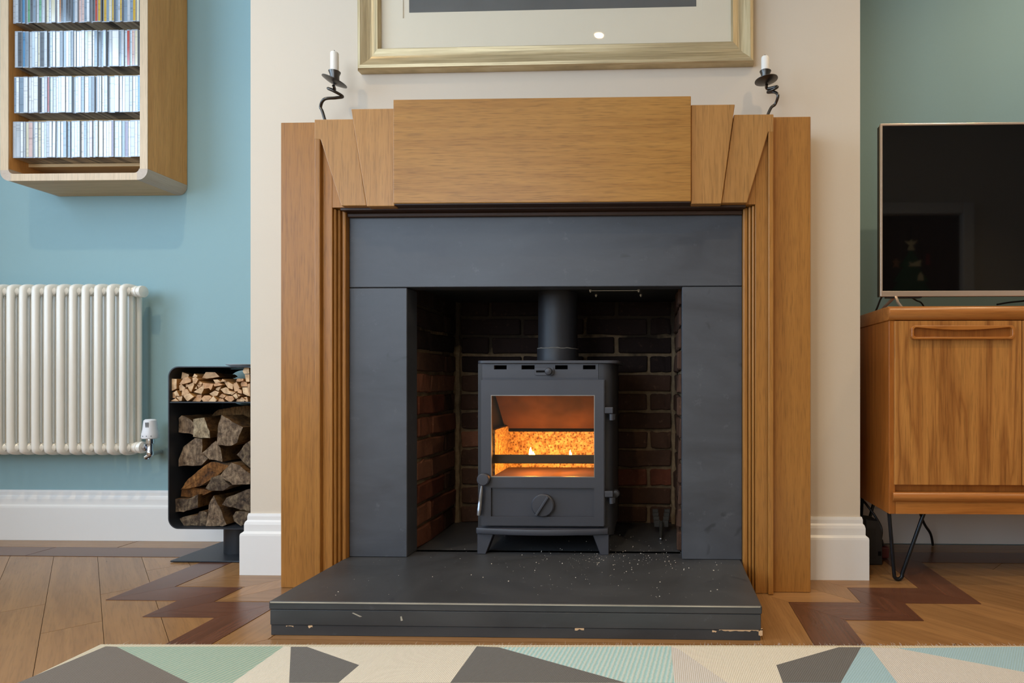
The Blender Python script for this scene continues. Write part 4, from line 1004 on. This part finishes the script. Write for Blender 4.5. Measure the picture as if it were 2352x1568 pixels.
# kindling: outlines of the split ends, each stick 17 to 22 cm long
def kz(p): return at(370+p[0]/11.2, 830+p[1]/11.2, YH+.012)
KIN = [
 [(270,440),(415,450),(410,700),(290,755),(255,700)], [(220,880),(280,780),(375,850),(370,940),(215,940)], [(345,795),(430,740),(500,885),(395,880)],
 [(430,620),(490,575),(600,680),(545,745),(450,755)], [(500,580),(590,440),(710,385),(805,470),(790,530),(600,580)], [(610,590),(660,570),(690,640),(620,670)],
 [(550,870),(575,700),(690,700),(755,795),(650,885)], [(400,905),(560,890),(540,1010),(490,1015)], [(265,1000),(400,945),(480,1018),(290,1020)],
 [(600,890),(760,810),(875,900),(720,1015),(690,1010)], [(660,610),(820,535),(850,590),(775,780),(725,745)], [(815,400),(865,310),(945,365),(935,395)],
 [(835,420),(920,400),(990,455),(925,570),(850,560)], [(830,700),(875,625),(900,715)], [(885,590),(1030,605),(930,680)], [(940,575),(985,500),(1060,545),(1030,600)],
 [(830,785),(1060,620),(1080,545),(1120,600),(1100,700),(1030,835)], [(1080,545),(1360,575),(1320,700),(1290,740),(1250,680),(1130,700)], [(775,1020),(900,860),(1020,845),(1000,1000),(970,1030)],
 [(1030,960),(1120,870),(1240,870),(1305,915),(1220,1040),(1090,1035)], [(1240,1030),(1370,885),(1460,985),(1430,1040)], [(1220,830),(1360,745),(1470,785),(1420,880),(1310,890)],
 [(1370,720),(1400,675),(1525,630),(1450,760)], [(1370,590),(1480,535),(1610,600),(1500,625),(1400,640)], [(1325,465),(1440,460),(1530,530),(1380,560)], [(1535,525),(1590,445),(1690,510)],
 [(1600,530),(1690,510),(1830,590),(1820,720),(1700,680)], [(1500,710),(1640,660),(1700,690),(1790,850),(1600,820)], [(1500,900),(1580,825),(1680,885),(1610,945)], [(1470,960),(1530,945),(1550,970),(1450,1040)],
 [(1640,950),(1690,885),(1850,885),(1895,970),(1820,1050),(1750,1050)], [(1450,1040),(1600,950),(1640,1045)], [(1830,570),(2000,700),(1970,760),(1870,770)], [(1870,570),(1950,525),(2035,680),(1990,690)],
 [(2020,580),(2060,485),(2180,540),(2200,645),(2040,645)], [(1940,510),(1970,440),(2130,440),(2130,490),(2030,520)], [(1730,745),(1935,790),(1840,865)], [(1870,870),(1970,805),(2010,930),(1960,960)],
 [(1960,790),(2000,700),(2070,740),(2080,830),(1990,810)], [(2085,665),(2230,660),(2240,890),(2110,830)], [(1955,1050),(2070,915),(2170,985),(2130,1050)], [(1900,1045),(1925,970),(2000,965),(1940,1050)], [(1990,840),(2070,870),(2020,905)],
 [(2085,250),(2130,160),(2250,155),(2260,310),(2130,320)], [(2140,330),(2262,325),(2262,520),(2170,520)], [(2180,990),(2250,940),(2270,1050),(2210,1050)], [(2240,580),(2300,560),(2300,900),(2260,880)], [(2150,915),(2235,905),(2235,975)],
]
def stick(px, y0, y1, mats, name, seed, jit, nseg=2, shrink=.0, rough=0):
    rr = random.Random(seed); n_ = len(px); m = MB()
    cx = sum(p[0] for p in px)/n_; cz = sum(p[1] for p in px)/n_
    a = sum(px[i][0]*px[(i+1) % n_][1]-px[(i+1) % n_][0]*px[i][1] for i in range(n_))
    if a < 0: px = px[::-1]
    rings = []; dx, dz = rr.uniform(-jit, jit), rr.uniform(-jit*.6, jit*.6)
    for k in range(nseg+1):
        t = k/nseg; sc_ = 1-shrink*t
        rings.append([(cx+(p[0]-cx)*sc_+dx*t+rr.uniform(-rough, rough), y0+(y1-y0)*t+(rr.uniform(-rough, rough) if k == 0 else 0), cz+(p[1]-cz)*sc_+dz*t+rr.uniform(-rough, rough)) for p in px])
    vs = [q for rg in rings for q in rg]+[(cx, y0-rough*.4, cz)]
    b = len(vs)-1
    m.cur = 0; m.add(vs, [(i, (i+1) % n_, b) for i in range(n_)]); m.cur = 1
    for k in range(nseg):
        for i in range(n_):
            j = (i+1) % n_; m.f.append((k*n_+j, k*n_+i, (k+1)*n_+i, (k+1)*n_+j)); m.mi.append(1)
    m.f.append(tuple(nseg*n_+i for i in range(n_))[::-1]); m.mi.append(1)
    return m.build(name, mats, org=(cx, y0, cz))
def inside(p, z0=None):
    x_ = min(max(p[0], lx0+T+.0006), lx1-T-.0006); zz = p[1]
    return (x_, max(zz, z0) if z0 else zz)
kgrp = 'kindling sticks on the upper shelf of the log holder'
KL = []
for i, pl in enumerate(KIN):
    y0 = YH+.006+R.uniform(0, .012); y1 = y0+R.uniform(.15, .19)
    pts = []
    cxm = sum(p[0] for p in pl)/len(pl); czm = sum(p[1] for p in pl)/len(pl)
    for p in pl:
        q = kz((cxm+(p[0]-cxm)*.985, czm+(p[1]-czm)*.985)); pts.append(inside((q.x, q.z), lzd+.0006))
    o = stick(pts, y0, y1, ['kind_end', 'kind_side'], 'kindling_stick', i, .002, shrink=.05)
    big = (max(p[0] for p in pl)-min(p[0] for p in pl))*(max(p[1] for p in pl)-min(p[1] for p in pl)) > 30000
    KL.append((o, 'bottom' if czm > 850 else ('middle' if czm > 560 else 'top'), cxm, 'thick' if big else 'thin'))
for lay in ('bottom', 'middle', 'top'):
    for j, (o, _, _, th_) in enumerate(sorted([k for k in KL if k[1] == lay], key=lambda k: k[2])):
        tag(o, f'{th_} split kindling stick, {ordn(j+1)} from left in the {lay} layer of the kindling', 'kindling', kgrp)
# two longer sticks lying across the top at a slant
for (pa_, pb2, lab, sd) in (([(400,440),(430,270),(600,330),(590,430)], (860, 330), 'long split stick lying on the kindling pile, left, behind the others', 1), ([(940,420),(1040,270),(1280,275),(1400,390),(1060,440)], (1640, 400), 'long knotty split stick lying slanted on top of the kindling', 2)):
    a3 = [kz(p) for p in pa_]; cx_ = sum(p.x for p in a3)/len(a3); cz_ = sum(p.z for p in a3)/len(a3)
    e3 = at(370+pb2[0]/11.2, 830+pb2[1]/11.2, YH+.18); n_ = len(a3)
    vs = [(p.x, YH+.03, p.z) for p in a3]+[(e3.x+(p.x-cx_)*.8, YH+.2, e3.z+(p.z-cz_)*.8) for p in a3]; m = MB()
    m.add(vs, [tuple(range(n_)), tuple(range(n_, 2*n_))[::-1]]+[((i+1) % n_, i, n_+i, n_+(i+1) % n_) for i in range(n_)])
    m.mi = [0]+[1]*(len(m.f)-1)
    tag(m.build('kindling_stick', ['kind_end', 'kind_side'], org=(cx_, YH+.03, cz_)), lab, 'kindling', kgrp)
# logs
def lz_(p): return at(370+p[0]/5.229, 930+p[1]/5.229, YH+.015)
LOGS = [
 ([(140,340),(150,160),(190,120),(290,170),(380,240),(370,390),(290,345)], 'log_end', 'log_side', 'cracked split log at the upper left of the lower log stack', .012),
 ([(365,385),(360,170),(430,150),(500,150),(560,320),(570,400),(460,400)], 'log_pale', 'log_side', 'pale fibrous split log in the top row of the log stack', .0),
 ([(665,490),(680,270),(730,110),(860,190),(985,270),(920,450),(840,490)], 'log_end', 'log_side', 'large grey square-cut log at the top right of the log stack', -.008),
 ([(150,750),(160,660),(215,500),(360,400),(445,400),(450,590),(520,650),(440,735),(220,745)], 'log_end', 'log_side', 'broad brown log in the second row, leftmost in the log stack', .01),
 ([(465,580),(590,460),(650,430),(700,520),(720,690),(560,660)], 'log_end', 'log_side', 'grey wedge-shaped log in the middle of the second row', .0),
 ([(880,600),(960,480),(1075,400),(1085,790),(980,720)], 'log_dark', 'log_side', 'black-speckled log end against the chimney breast in the second row', .004),
 ([(190,1030),(280,900),(400,790),(570,680),(700,700),(790,730),(680,830),(600,880),(420,990)], 'log_orange', 'log_end', 'curved orange-brown split log slanting across the third row', .006),
 ([(525,1000),(600,870),(700,830),(830,975),(740,1030),(590,1035)], 'log_dark', 'log_end', 'half-round speckled log end in the middle of the third row', -.006),
 ([(705,850),(850,680),(950,720),(1080,820),(1080,950),(860,955)], 'log_end', 'log_side', 'dark brown triangular log at the right of the third row', -.01),
 ([(155,1120),(160,1030),(330,1000),(550,1050),(480,1080),(350,1125)], 'log_orange', 'log_orange', 'flat rusty orange split log, left of the fourth row', .018),
 ([(115,1240),(130,1130),(290,1130),(430,1080),(420,1240),(240,1290),(130,1295)], 'log_dark', 'log_side', 'charcoal barked log below the rusty split log, fourth row', .002),
 ([(185,1370),(300,1330),(420,1330),(440,1280),(540,1290),(530,1475),(240,1475)], 'log_dark', 'log_side', 'squat dark log at the bottom left of the holder', .002),
 ([(530,1475),(560,1200),(620,1080),(700,1230),(780,1440),(740,1478)], 'log_end', 'log_side', 'tall pale grey wedge log standing in the bottom row', -.004),
 ([(720,1200),(770,1110),(1000,1020),(1080,1010),(1080,1290),(940,1260)], 'log_dark', 'log_end', 'black lichen-speckled log at the right of the fourth row', -.004),
 ([(330,150),(420,70),(700,25),(1080,15),(1080,100),(860,175),(560,140)], 'log_side', 'log_side', 'dark log lying behind the top row under the divider shelf', .085),
 ([(840,1330),(880,1280),(1080,1290),(1080,1400),(940,1465),(850,1400)], 'log_dark', 'log_side', 'small dark log at the bottom right by the baseboard', .0),
]
def densify(px, step=.012):
    out = []
    for i in range(len(px)):
        a, b = Vector(px[i]), Vector(px[(i+1) % len(px)]); k = max(1, int((b-a).length/step))
        out += [tuple(a.lerp(b, t/k)) for t in range(k)]
    return out
for i, (pl, me_, ms_, lab, dy) in enumerate(LOGS):
    cxm = sum(p[0] for p in pl)/len(pl); czm = sum(p[1] for p in pl)/len(pl)
    pts = []
    for p in pl:
        q = lz_((cxm+(p[0]-cxm)*.965, czm+(p[1]-czm)*.965)); pts.append(inside((q.x, q.z), lz0+T+.002))
    pts = densify(pts)
    o = stick(pts, YH+.022+dy, 2.055, [me_, ms_], 'firewood_log', 50+i, .006, nseg=5, shrink=.06, rough=.0016)
    tag(o, lab, 'log', 'firewood logs in the lower compartment of the log holder')
    # keep each log inside the shell
    for v_ in o.data.vertices:
        wx = v_.co.x+o.location.x; v_.co.x = min(max(wx, lx0+T+.0003), lx1-T-.0003)-o.location.x
        v_.co.z = max(v_.co.z+o.location.z, lz0+T+.0003)-o.location.z

# ================================================================== SIDEBOARD AND TELEVISION
YC0 = 1.70; cz0 = Z(2043, 1180, YC0); cz1 = Z(2051, 702, YC0-.01); cx0 = X(2042, YC0); cx1 = 2.15; CYB = 2.11
sb = thing('teak_sideboard', ((cx0+cx1)/2, 1.9, 0), 'mid-century teak sideboard on black hairpin legs', 'sideboard')
ttop = cz1-Z(2051, 735, YC0-.01)
tz0 = cz1-ttop
# top with a rolled front edge
prof_ = [(CYB, tz0), (CYB, cz1), (YC0+.012, cz1)]+[(YC0+.004-.016*math.sin(t*PI/8), tz0+ttop/2+ttop/2*math.cos(t*PI/8)) for t in range(9)]
m = MB(); n_ = len(prof_); xs0, xs1 = cx0-.004, cx1+.004
m.add([(xs0, y_, z_) for y_, z_ in prof_]+[(xs1, y_, z_) for y_, z_ in prof_], [tuple(range(n_)), tuple(range(n_, 2*n_))[::-1]]+[((i+1) % n_, i, n_+i, n_+(i+1) % n_) for i in range(n_)])
m.build('top', 'teak_x', sb, bevel=.004, seg=2, smooth=True)
MB().box(cx0, cx0+.018, YC0, CYB, cz0, tz0-.0005).build('side_panel', 'teak_s', sb, bevel=.001, seg=1)
MB().box(cx1-.018, cx1, YC0, CYB, cz0, tz0-.0005).build('side_panel', 'teak_s', sb, bevel=.001, seg=1)
MB().box(cx0+.018, cx1-.018, YC0+.03, CYB, cz0+.02, cz0+.04).build('floor_panel', 'teak_x', sb)
MB().box(cx0+.018, cx1-.018, CYB-.01, CYB, cz0+.02, tz0).build('back_panel', 'teak_x', sb)
zd0 = Z(2200, 1113, YC0); zd1 = Z(2200, 737, YC0)
xd = [X(2053, YC0), X(2344, YC0)]; dw = xd[1]-xd[0]
rz0_, rz1_ = Z(2200, 1153, YC0), Z(2200, 1130, YC0)
MB().box(cx0+.0185, cx1-.0185, YC0+.012, YC0+.03, rz1_+.0004, zd0-.001).build('recessed_rail', 'teak_s', sb)
MB().box(cx0+.0185, cx1-.0185, YC0+.0006, YC0+.03, cz0+.0005, rz1_).build('lower_rail', 'teak_x', sb)
m = MB(); pr = [(YC0-.0002, rz0_), (YC0-.002, rz0_+.001)]+[(YC0-.006-.006*math.sin(t*PI/6), rz0_+.003+(rz1_-rz0_-.004)*t/6) for t in range(7)]+[(YC0-.0002, rz1_)]
n_ = len(pr); m.add([(cx0+.009, y_, z_) for y_, z_ in pr]+[(cx1-.009, y_, z_) for y_, z_ in pr], [tuple(range(n_)), tuple(range(n_, 2*n_))[::-1]]+[((i+1) % n_, i, n_+i, n_+(i+1) % n_) for i in range(n_)])
m.build('rounded_moulding', 'teak_x', sb, bevel=.0015, smooth=True)
k = 0; xd0 = xd[0]
while xd0+dw < cx1-.01:
    dr = MB().box(xd0, xd0+dw, YC0-.006, YC0+.012, zd0, zd1).build('door', 'teak_z', sb, bevel=.0015, seg=2)
    if k == 0: dr['label'] = 'teak veneered door nearest the chimney breast'
    # scooped pull: frame with a dark recess
    hx0_, hx1_ = xd0+dw*.118, xd0+dw*.924; hz1_ = Z(2200, 748, YC0-.012); hz0_ = Z(2200, 779, YC0-.012)
    nn = 14; wv = []
    for i in range(nn+1):
        t = i/nn; wv.append(t)
    ocx = rrect(hx0_, hx1_, hz0_, hz1_, .009, 5)
    # inner opening: lower edge straight, upper edge bowed down in the middle
    ii = []
    ix0_, ix1_, iz0_, iz1_ = hx0_+.007, hx1_-.007, hz0_+.006, hz1_-.005
    for (x_, z_) in ocx:
        tx = (x_-hx0_)/(hx1_-hx0_); ii.append((ix0_+(ix1_-ix0_)*tx, iz0_+(iz1_-iz0_)*((z_-hz0_)/(hz1_-hz0_))))
    # add bowed points along the top run
    ntop = len(ocx)*3//4; ntr = len(ocx)//2
    o1, i1 = [], []
    for idx in range(len(ocx)):
        o1.append(ocx[idx]); i1.append(ii[idx])
        if idx == 17:   # end of top-right arc, walk to the left along the top
            for t in range(1, 12):
                x_ = ocx[17][0]+(ocx[18][0]-ocx[17][0])*t/12; xi = ii[17][0]+(ii[18][0]-ii[17][0])*t/12
                o1.append((x_, hz1_)); i1.append((xi, iz1_-.0075*math.sin(PI*t/12)))
    hnd = MB().ring(o1, i1, YC0-.020, YC0-.0065).build('scooped_handle', 'teak_x', dr, bevel=.0012, seg=1)
    MB().box(hx0_+.004, hx1_-.004, YC0-.0075, YC0-.0062, hz0_+.004, hz1_-.004).build('handle_recess', 'teak_s', hnd)
    xd0 += dw+.0022; k += 1
# hairpin legs
def hairpin(bot, ta, tb, r=.0055):
    bot, ta, tb = Vector(bot), Vector(ta), Vector(tb); rad_ = .013
    d = (tb-ta); d.z = 0; d.normalize()
    c_ = bot+Vector((0, 0, rad_+r)); pts = [ta]
    a0 = c_-d*rad_; b0 = c_+d*rad_
    pts.append(a0+Vector((0, 0, .004)))
    for t in range(1, 8): pts.append(c_+(-d*math.cos(t*PI/8)-Vector((0, 0, 1))*math.sin(t*PI/8))*rad_)
    pts += [b0+Vector((0, 0, .004)), tb]
    MB().tube(pts, r, 12).build('hairpin_leg', M['leg'], sb, smooth=True)
    MB().box(max(min(ta.x, tb.x)-.01, cx0+.002), min(max(ta.x, tb.x)+.01, cx1-.002), min(ta.y, tb.y)-.01, max(ta.y, tb.y)+.01, cz0+.016, cz0+.02).build('leg_plate', M['leg'], sb)
M['leg'] = plain('black_steel_rod', '22262c', .25, .6)
lb = fl(2063, 1334)
zt_ = cz0+.019
hairpin((lb.x, lb.y, 0), (max(X(2038, 1.722), cx0+.007), 1.722, zt_), (X(2129, 1.742), 1.742, zt_))
hairpin((cx0+.045, 2.06, 0), (cx0+.03, 2.0, zt_), (cx0+.11, 2.075, zt_))
hairpin((cx1-.05, lb.y, 0), (cx1-.03, 1.722, zt_), (cx1-.13, 1.742, zt_)); hairpin((cx1-.05, 2.06, 0), (cx1-.03, 2.0, zt_), (cx1-.11, 2.075, zt_))
# television
YT = 1.87; tx0 = X(2022.5, YT); tzt = Z(2100, 283, YT); tzb = Z(2100, 680.5, YT); tx1 = tx0+(tzt-tzb)*1.70
tv = thing('television', ((tx0+tx1)/2, YT+.03, cz1), 'flat television with pale metallic bezel and dark screen on the sideboard', 'television')
bz = .0066; bzb = .0175
MB().ring([(tx0, tzb), (tx1, tzb), (tx1, tzt), (tx0, tzt)], [(tx0+bz, tzb+bzb), (tx1-bz, tzb+bzb), (tx1-bz, tzt-bz), (tx0+bz, tzt-bz)], YT, YT+.012).build('bezel', 'bezel', tv, bevel=.0012, seg=2)
MB().box(tx0+bz, tx1-bz, YT+.003, YT+.008, tzb+bzb, tzt-bz).build('screen', 'screen', tv)
MB().box(tx0+.001, tx1-.001, YT+.012, YT+.03, tzb+.002, tzt-.002).build('back_cover', 'plastic_b', tv)
MB().box(tx0+.18, tx1-.18, YT+.03, YT+.06, tzb+.02, tzb+.3).build('rear_housing', 'plastic_b', tv, bevel=.008)
for xf in (tx0+.04, tx1-.04):
    sgn = 1 if xf < (tx0+tx1)/2 else -1
    f0 = MB(); yA_, yB_ = YT-.10, YT+.12
    for (ya, yb) in ((YT+.008, yA_), (YT+.016, yB_)):
        m_ = [Vector((xf+sgn*.01, ya, tzb+.001)), Vector((xf-sgn*.004, (ya+yb)/2, (tzb+cz1)/2)), Vector((xf-sgn*.012, yb, cz1+.0035))]
        f0.tube(m_, [.005, .0045, .003], 8)
    f0.build('foot', 'bezel', tv, smooth=True)
MB().box(tx0+.02, tx0+.13, YT+.004, YT+.02, tzb-.004, tzb).build('sensor_strip', 'plastic_b', tv)
# slim remote with bright end, lying on the sideboard
rm = thing('remote_control', (X(2190, 1.78), 1.78, cz1), 'slim silver remote control lying on the sideboard under the television', 'remote control')
xa, xb = X(2150, 1.78), X(2245, 1.78)
MB().slab([(xa, 1.765), (xb, 1.775), (xb-.004, 1.803), (xa-.002, 1.79)], cz1+.0003, cz1+.0075).build('body', 'bezel', rm, bevel=.002)
MB().slab([(xb-.03, 1.774), (xb-.003, 1.777), (xb-.006, 1.80), (xb-.032, 1.795)], cz1+.0076, cz1+.009).build('keypad', 'chrome', rm, bevel=.0005)
# cables
def cable(name, pts, r, label):
    P_ = [Vector(p) for p in pts]; sm = []
    for i in range(len(P_)-1):
        a, b, c_, d_ = P_[max(i-1, 0)], P_[i], P_[i+1], P_[min(i+2, len(P_)-1)]
        for k in range(8): s = k/8; sm.append(.5*((2*b)+(c_-a)*s+(2*a-5*b+4*c_-d_)*s*s+(3*b-a-3*c_+d_)*s**3))
    sm.append(P_[-1]); tag(MB().tube(sm, r, 8).build(name, 'rubber', None, smooth=True, org=pts[-1]), label, 'cable', 'black cables')
p = at(2022, 684, 1.93); q = at(2004, 716, 1.96)
cable('power_cable', [(p.x+.02, 1.905, p.z+.02), (p.x, 1.92, p.z), (q.x, 1.96, cz1+.004), (q.x-.03, 2.05, cz1+.0035), (cx0-.012, 2.118, cz1-.03), (cx0-.02, 2.125, .5), (cx0-.02, 2.10, .30)], .003, 'black cable hanging from the television corner behind the sideboard')
cable('power_cable', [at(2094, 683, 1.905), at(2105, 690, 1.93), at(2118, 699, 1.97)+Vector((0, 0, .002)), (X(2135, 2.04), 2.04, cz1+.003)], .0026, 'black cable under the television beside its left foot')
cable('power_cable', [at(2290, 699, 1.95), at(2320, 694, 1.96), at(2350, 691, 1.97), at(2390, 684, 1.96)], .0028, 'black cable curling onto the sideboard under the television, right')
cable('mains_cable', [(X(2098, 1.98), 1.98, cz0+.015), at(2120, 1196, 2.05), at(2137, 1225, 2.09), (fl(2144, 1254).x, 2.112, .003)], .0045, 'black cable dropping from under the sideboard to the floor')
bxp = fl(2000, 1298)
bx_ = thing('power_supply_box', (bxp.x+.02, bxp.y+.02, 0), 'black power supply box standing on the floor behind the baseboard corner', 'power supply')
x0_, x1_ = X(1998, 1.885), X(2027, 1.885); h = .583-(.583-Z(2010, 1220, 1.885))
MB().prism([(x0_-.012, .0005), (x1_, .0005), (x1_, Z(2020, 1221, 1.885)), (x1_-.013, Z(2010, 1195, 1.885)), (x0_-.012, Z(2000, 1192, 1.885))], 1.885, 1.95).build('body', 'plastic_b', bx_, bevel=.003)
MB().box(x1_-.014, x1_-.004, 1.8845, 1.886, Z(2020, 1276, 1.885), Z(2020, 1266, 1.885)).build('socket', 'hole', bx_)
MB().box(x0_-.012, x1_-.022, 1.8835, 1.886, .02, .115).build('label_panel', 'rubber', bx_)
cable('mains_cable', [(x1_-.004, 1.90, .06), (x1_+.001, 1.895, .11), (X(2010, 1.92), 1.92, Z(2010, 1185, 1.92)), (X(1990, 1.94), 1.94, Z(1990, 1158, 1.94)), (X(1978, 1.98), 1.98, Z(1978, 1140, 1.98)), (X(1965, 2.05), 2.08, .28)], .004, 'black cable running up from the power supply box behind the sideboard')
rd = at(2035, 1250, 1.96)
rb = thing('red_plug_top', (rd.x, 1.97, 0), 'small dark red plug on the floor behind the power supply box', 'plug')
MB().box(rd.x-.02, rd.x+.008, 1.95, 1.985, .0005, .04).build('plug_body', 'red', rb, bevel=.006)
MB().tube([(rd.x-.006, 1.967, .038), (rd.x-.008, 1.975, .055), (rd.x-.012, 1.99, .06)], .004, 8).build('plug_lead', 'rubber', rb)

# ================================================================== RUG
ZR = .009
rug = thing('woven_rug', (0, .4, 0), 'flat woven rug of charcoal, cream, sage and pale blue triangles in front of the hearth', 'rug')
def F(u, v_): q = fl(u, v_, ZR); return (q.x, q.y)
A = dict(A=('brown', [(243,1484),(268,1485),(434,1568),(40,1568)]), B=('green', [(268,1485),(652,1484),(534,1568),(434,1568)]), C=('cream', [(652,1484),(668,1485),(664,1568),(534,1568)]),
    D=('dark', [(668,1485),(705,1485),(825,1527),(777,1568),(664,1568)]), E=('cream', [(705,1485),(1095,1484),(1034,1568),(777,1568),(825,1527)]), F=('dark', [(1095,1484),(1145,1486),(1439,1568),(1034,1568)]),
    G=('teal', [(1145,1486),(1541,1484),(1549,1568),(1439,1568)]), H=('grey', [(1541,1484),(1562,1492),(1671,1568),(1549,1568)]), I=('cream', [(1541,1484),(1926,1486),(1783,1527),(1798,1568),(1671,1568),(1562,1492)]),
    J=('dark', [(1926,1486),(1978,1486),(1931,1568),(1798,1568),(1783,1527)]), K=('blue', [(1978,1486),(1998,1486),(2061,1568),(1931,1568)]), L=('grey', [(1998,1486),(2060,1488),(2390,1550),(2400,1568),(2061,1568)]), M_=('blue', [(2060,1488),(2420,1484),(2420,1545),(2390,1550)]))
patches = [(c_, [F(*p) for p in q]) for c_, q in A.values()]
rxl = F(243, 1484)[0]-.004; rxr = 1.05; ybk = 1.296; yb1 = F(1176, 1568)[1]
# the pattern carries on towards the room beyond the picture
bots = [F(u, 1568) for u in (40, 434, 534, 664, 777, 1034, 1439, 1549, 1671, 1798, 1931, 2061, 2400)]
bots[0] = (min(bots[0][0], rxl+.004), bots[0][1])
cyc = ['dark', 'cream', 'teal', 'grey', 'brown', 'green', 'cream', 'blue', 'dark', 'cream', 'grey', 'teal', 'brown', 'blue']
rr = random.Random(5); y0 = yb1; lev = bots[:-1]+[(rxr, bots[-1][1])]
for band in range(4):
    y1 = y0-.38; nx = [(rxl, y1)]+[(q_, y1) for q_ in sorted(min(max(x_[0]+rr.uniform(-.12, .12), rxl+.02), rxr-.02) for x_ in lev[1:-1])]+[(rxr, y1)]
    for i in range(len(lev)-1):
        patches.append((cyc[(i*3+band) % 14], [lev[i], lev[i+1], nx[i+1]])); patches.append((cyc[(i*5+band+2) % 14], [lev[i], nx[i+1], nx[i]]))
    y0 = y1; lev = nx
yfront = y0
cl = F(236, 1479); cr_ = F(2420, 1480)
MB().slab([(rxl-.010, yfront-.01), (rxr+.012, yfront-.01), (rxr+.012, cr_[1]+.003), (cl[0]-.008, cl[1]+.004)], .0005, ZR-.0012).build('rug_backing', RUG['edge'], rug, bevel=.002, seg=2)
for c_, q in patches:
    a_ = abs(sum(q[i][0]*q[(i+1) % len(q)][1]-q[(i+1) % len(q)][0]*q[i][1] for i in range(len(q))))
    if a_ < 1e-5: continue
    MB().slab(q, ZR-.0015, ZR+.0002).build('woven_patch', RUG[c_], rug)
m = MB()
for i in range(900):   # loose fibres along the back edge
    t = R.random(); x_ = cl[0]+(cr_[0]-cl[0])*t; y_ = cl[1]+(cr_[1]-cl[1])*t+.003; L = R.uniform(.002, .008)*(1.6 if R.random() < .1 else 1)
    a = Vector((x_, y_-.002, R.uniform(.002, ZR))); b = a+Vector((R.uniform(-.5, .5)*L, L, R.uniform(0, .5)*L)); w_ = .00035
    m.add([a+Vector((-w_, 0, 0)), a+Vector((w_, 0, 0)), b, a+Vector((0, 0, w_*2))], [(0, 1, 2), (1, 3, 2), (3, 0, 2)])
o = m.build('edge_fuzz', RUG['grey'], rug); o['kind'] = 'stuff'

# ================================================================== CEILING DOWNLIGHTS
M['lamp'] = emit('downlight_lens', 'ffdcae', 70)
DLN = ['in front of the framed picture', 'in front of the right end of the mantel', 'in front of the oak disc rack', 'added above the television to warm the alcove', 'near the dark door', 'near the rear window']
for i, (x_, y_) in enumerate(DOWNLIGHTS):
    t = thing('ceiling_downlight', (x_, y_, ZC), 'warm white ceiling downlight '+DLN[i], 'downlight', 'recessed ceiling downlights')
    MB().lathe([(.045, -.003), (.042, -.006), (.030, -.004), (.030, -.001), (.045, -.0005)], (x_, y_, ZC), 'Z', 28).build('trim_ring', 'white_gloss', t, smooth=True)
    MB().lathe([(.029, -.0072), (.029, -.0062)], (x_, y_, ZC), 'Z', 24).build('lens', 'lamp', t)
    l = bpy.data.lights.new('downlight', 'SPOT'); l.energy = DOWN_W; l.color = (1, .76, .47); l.spot_size = math.radians(118); l.spot_blend = .7; l.shadow_soft_size = .03
    o = bpy.data.objects.new('downlight_lamp', l); COL.objects.link(o); o.location = (x_, y_, ZC-.02)
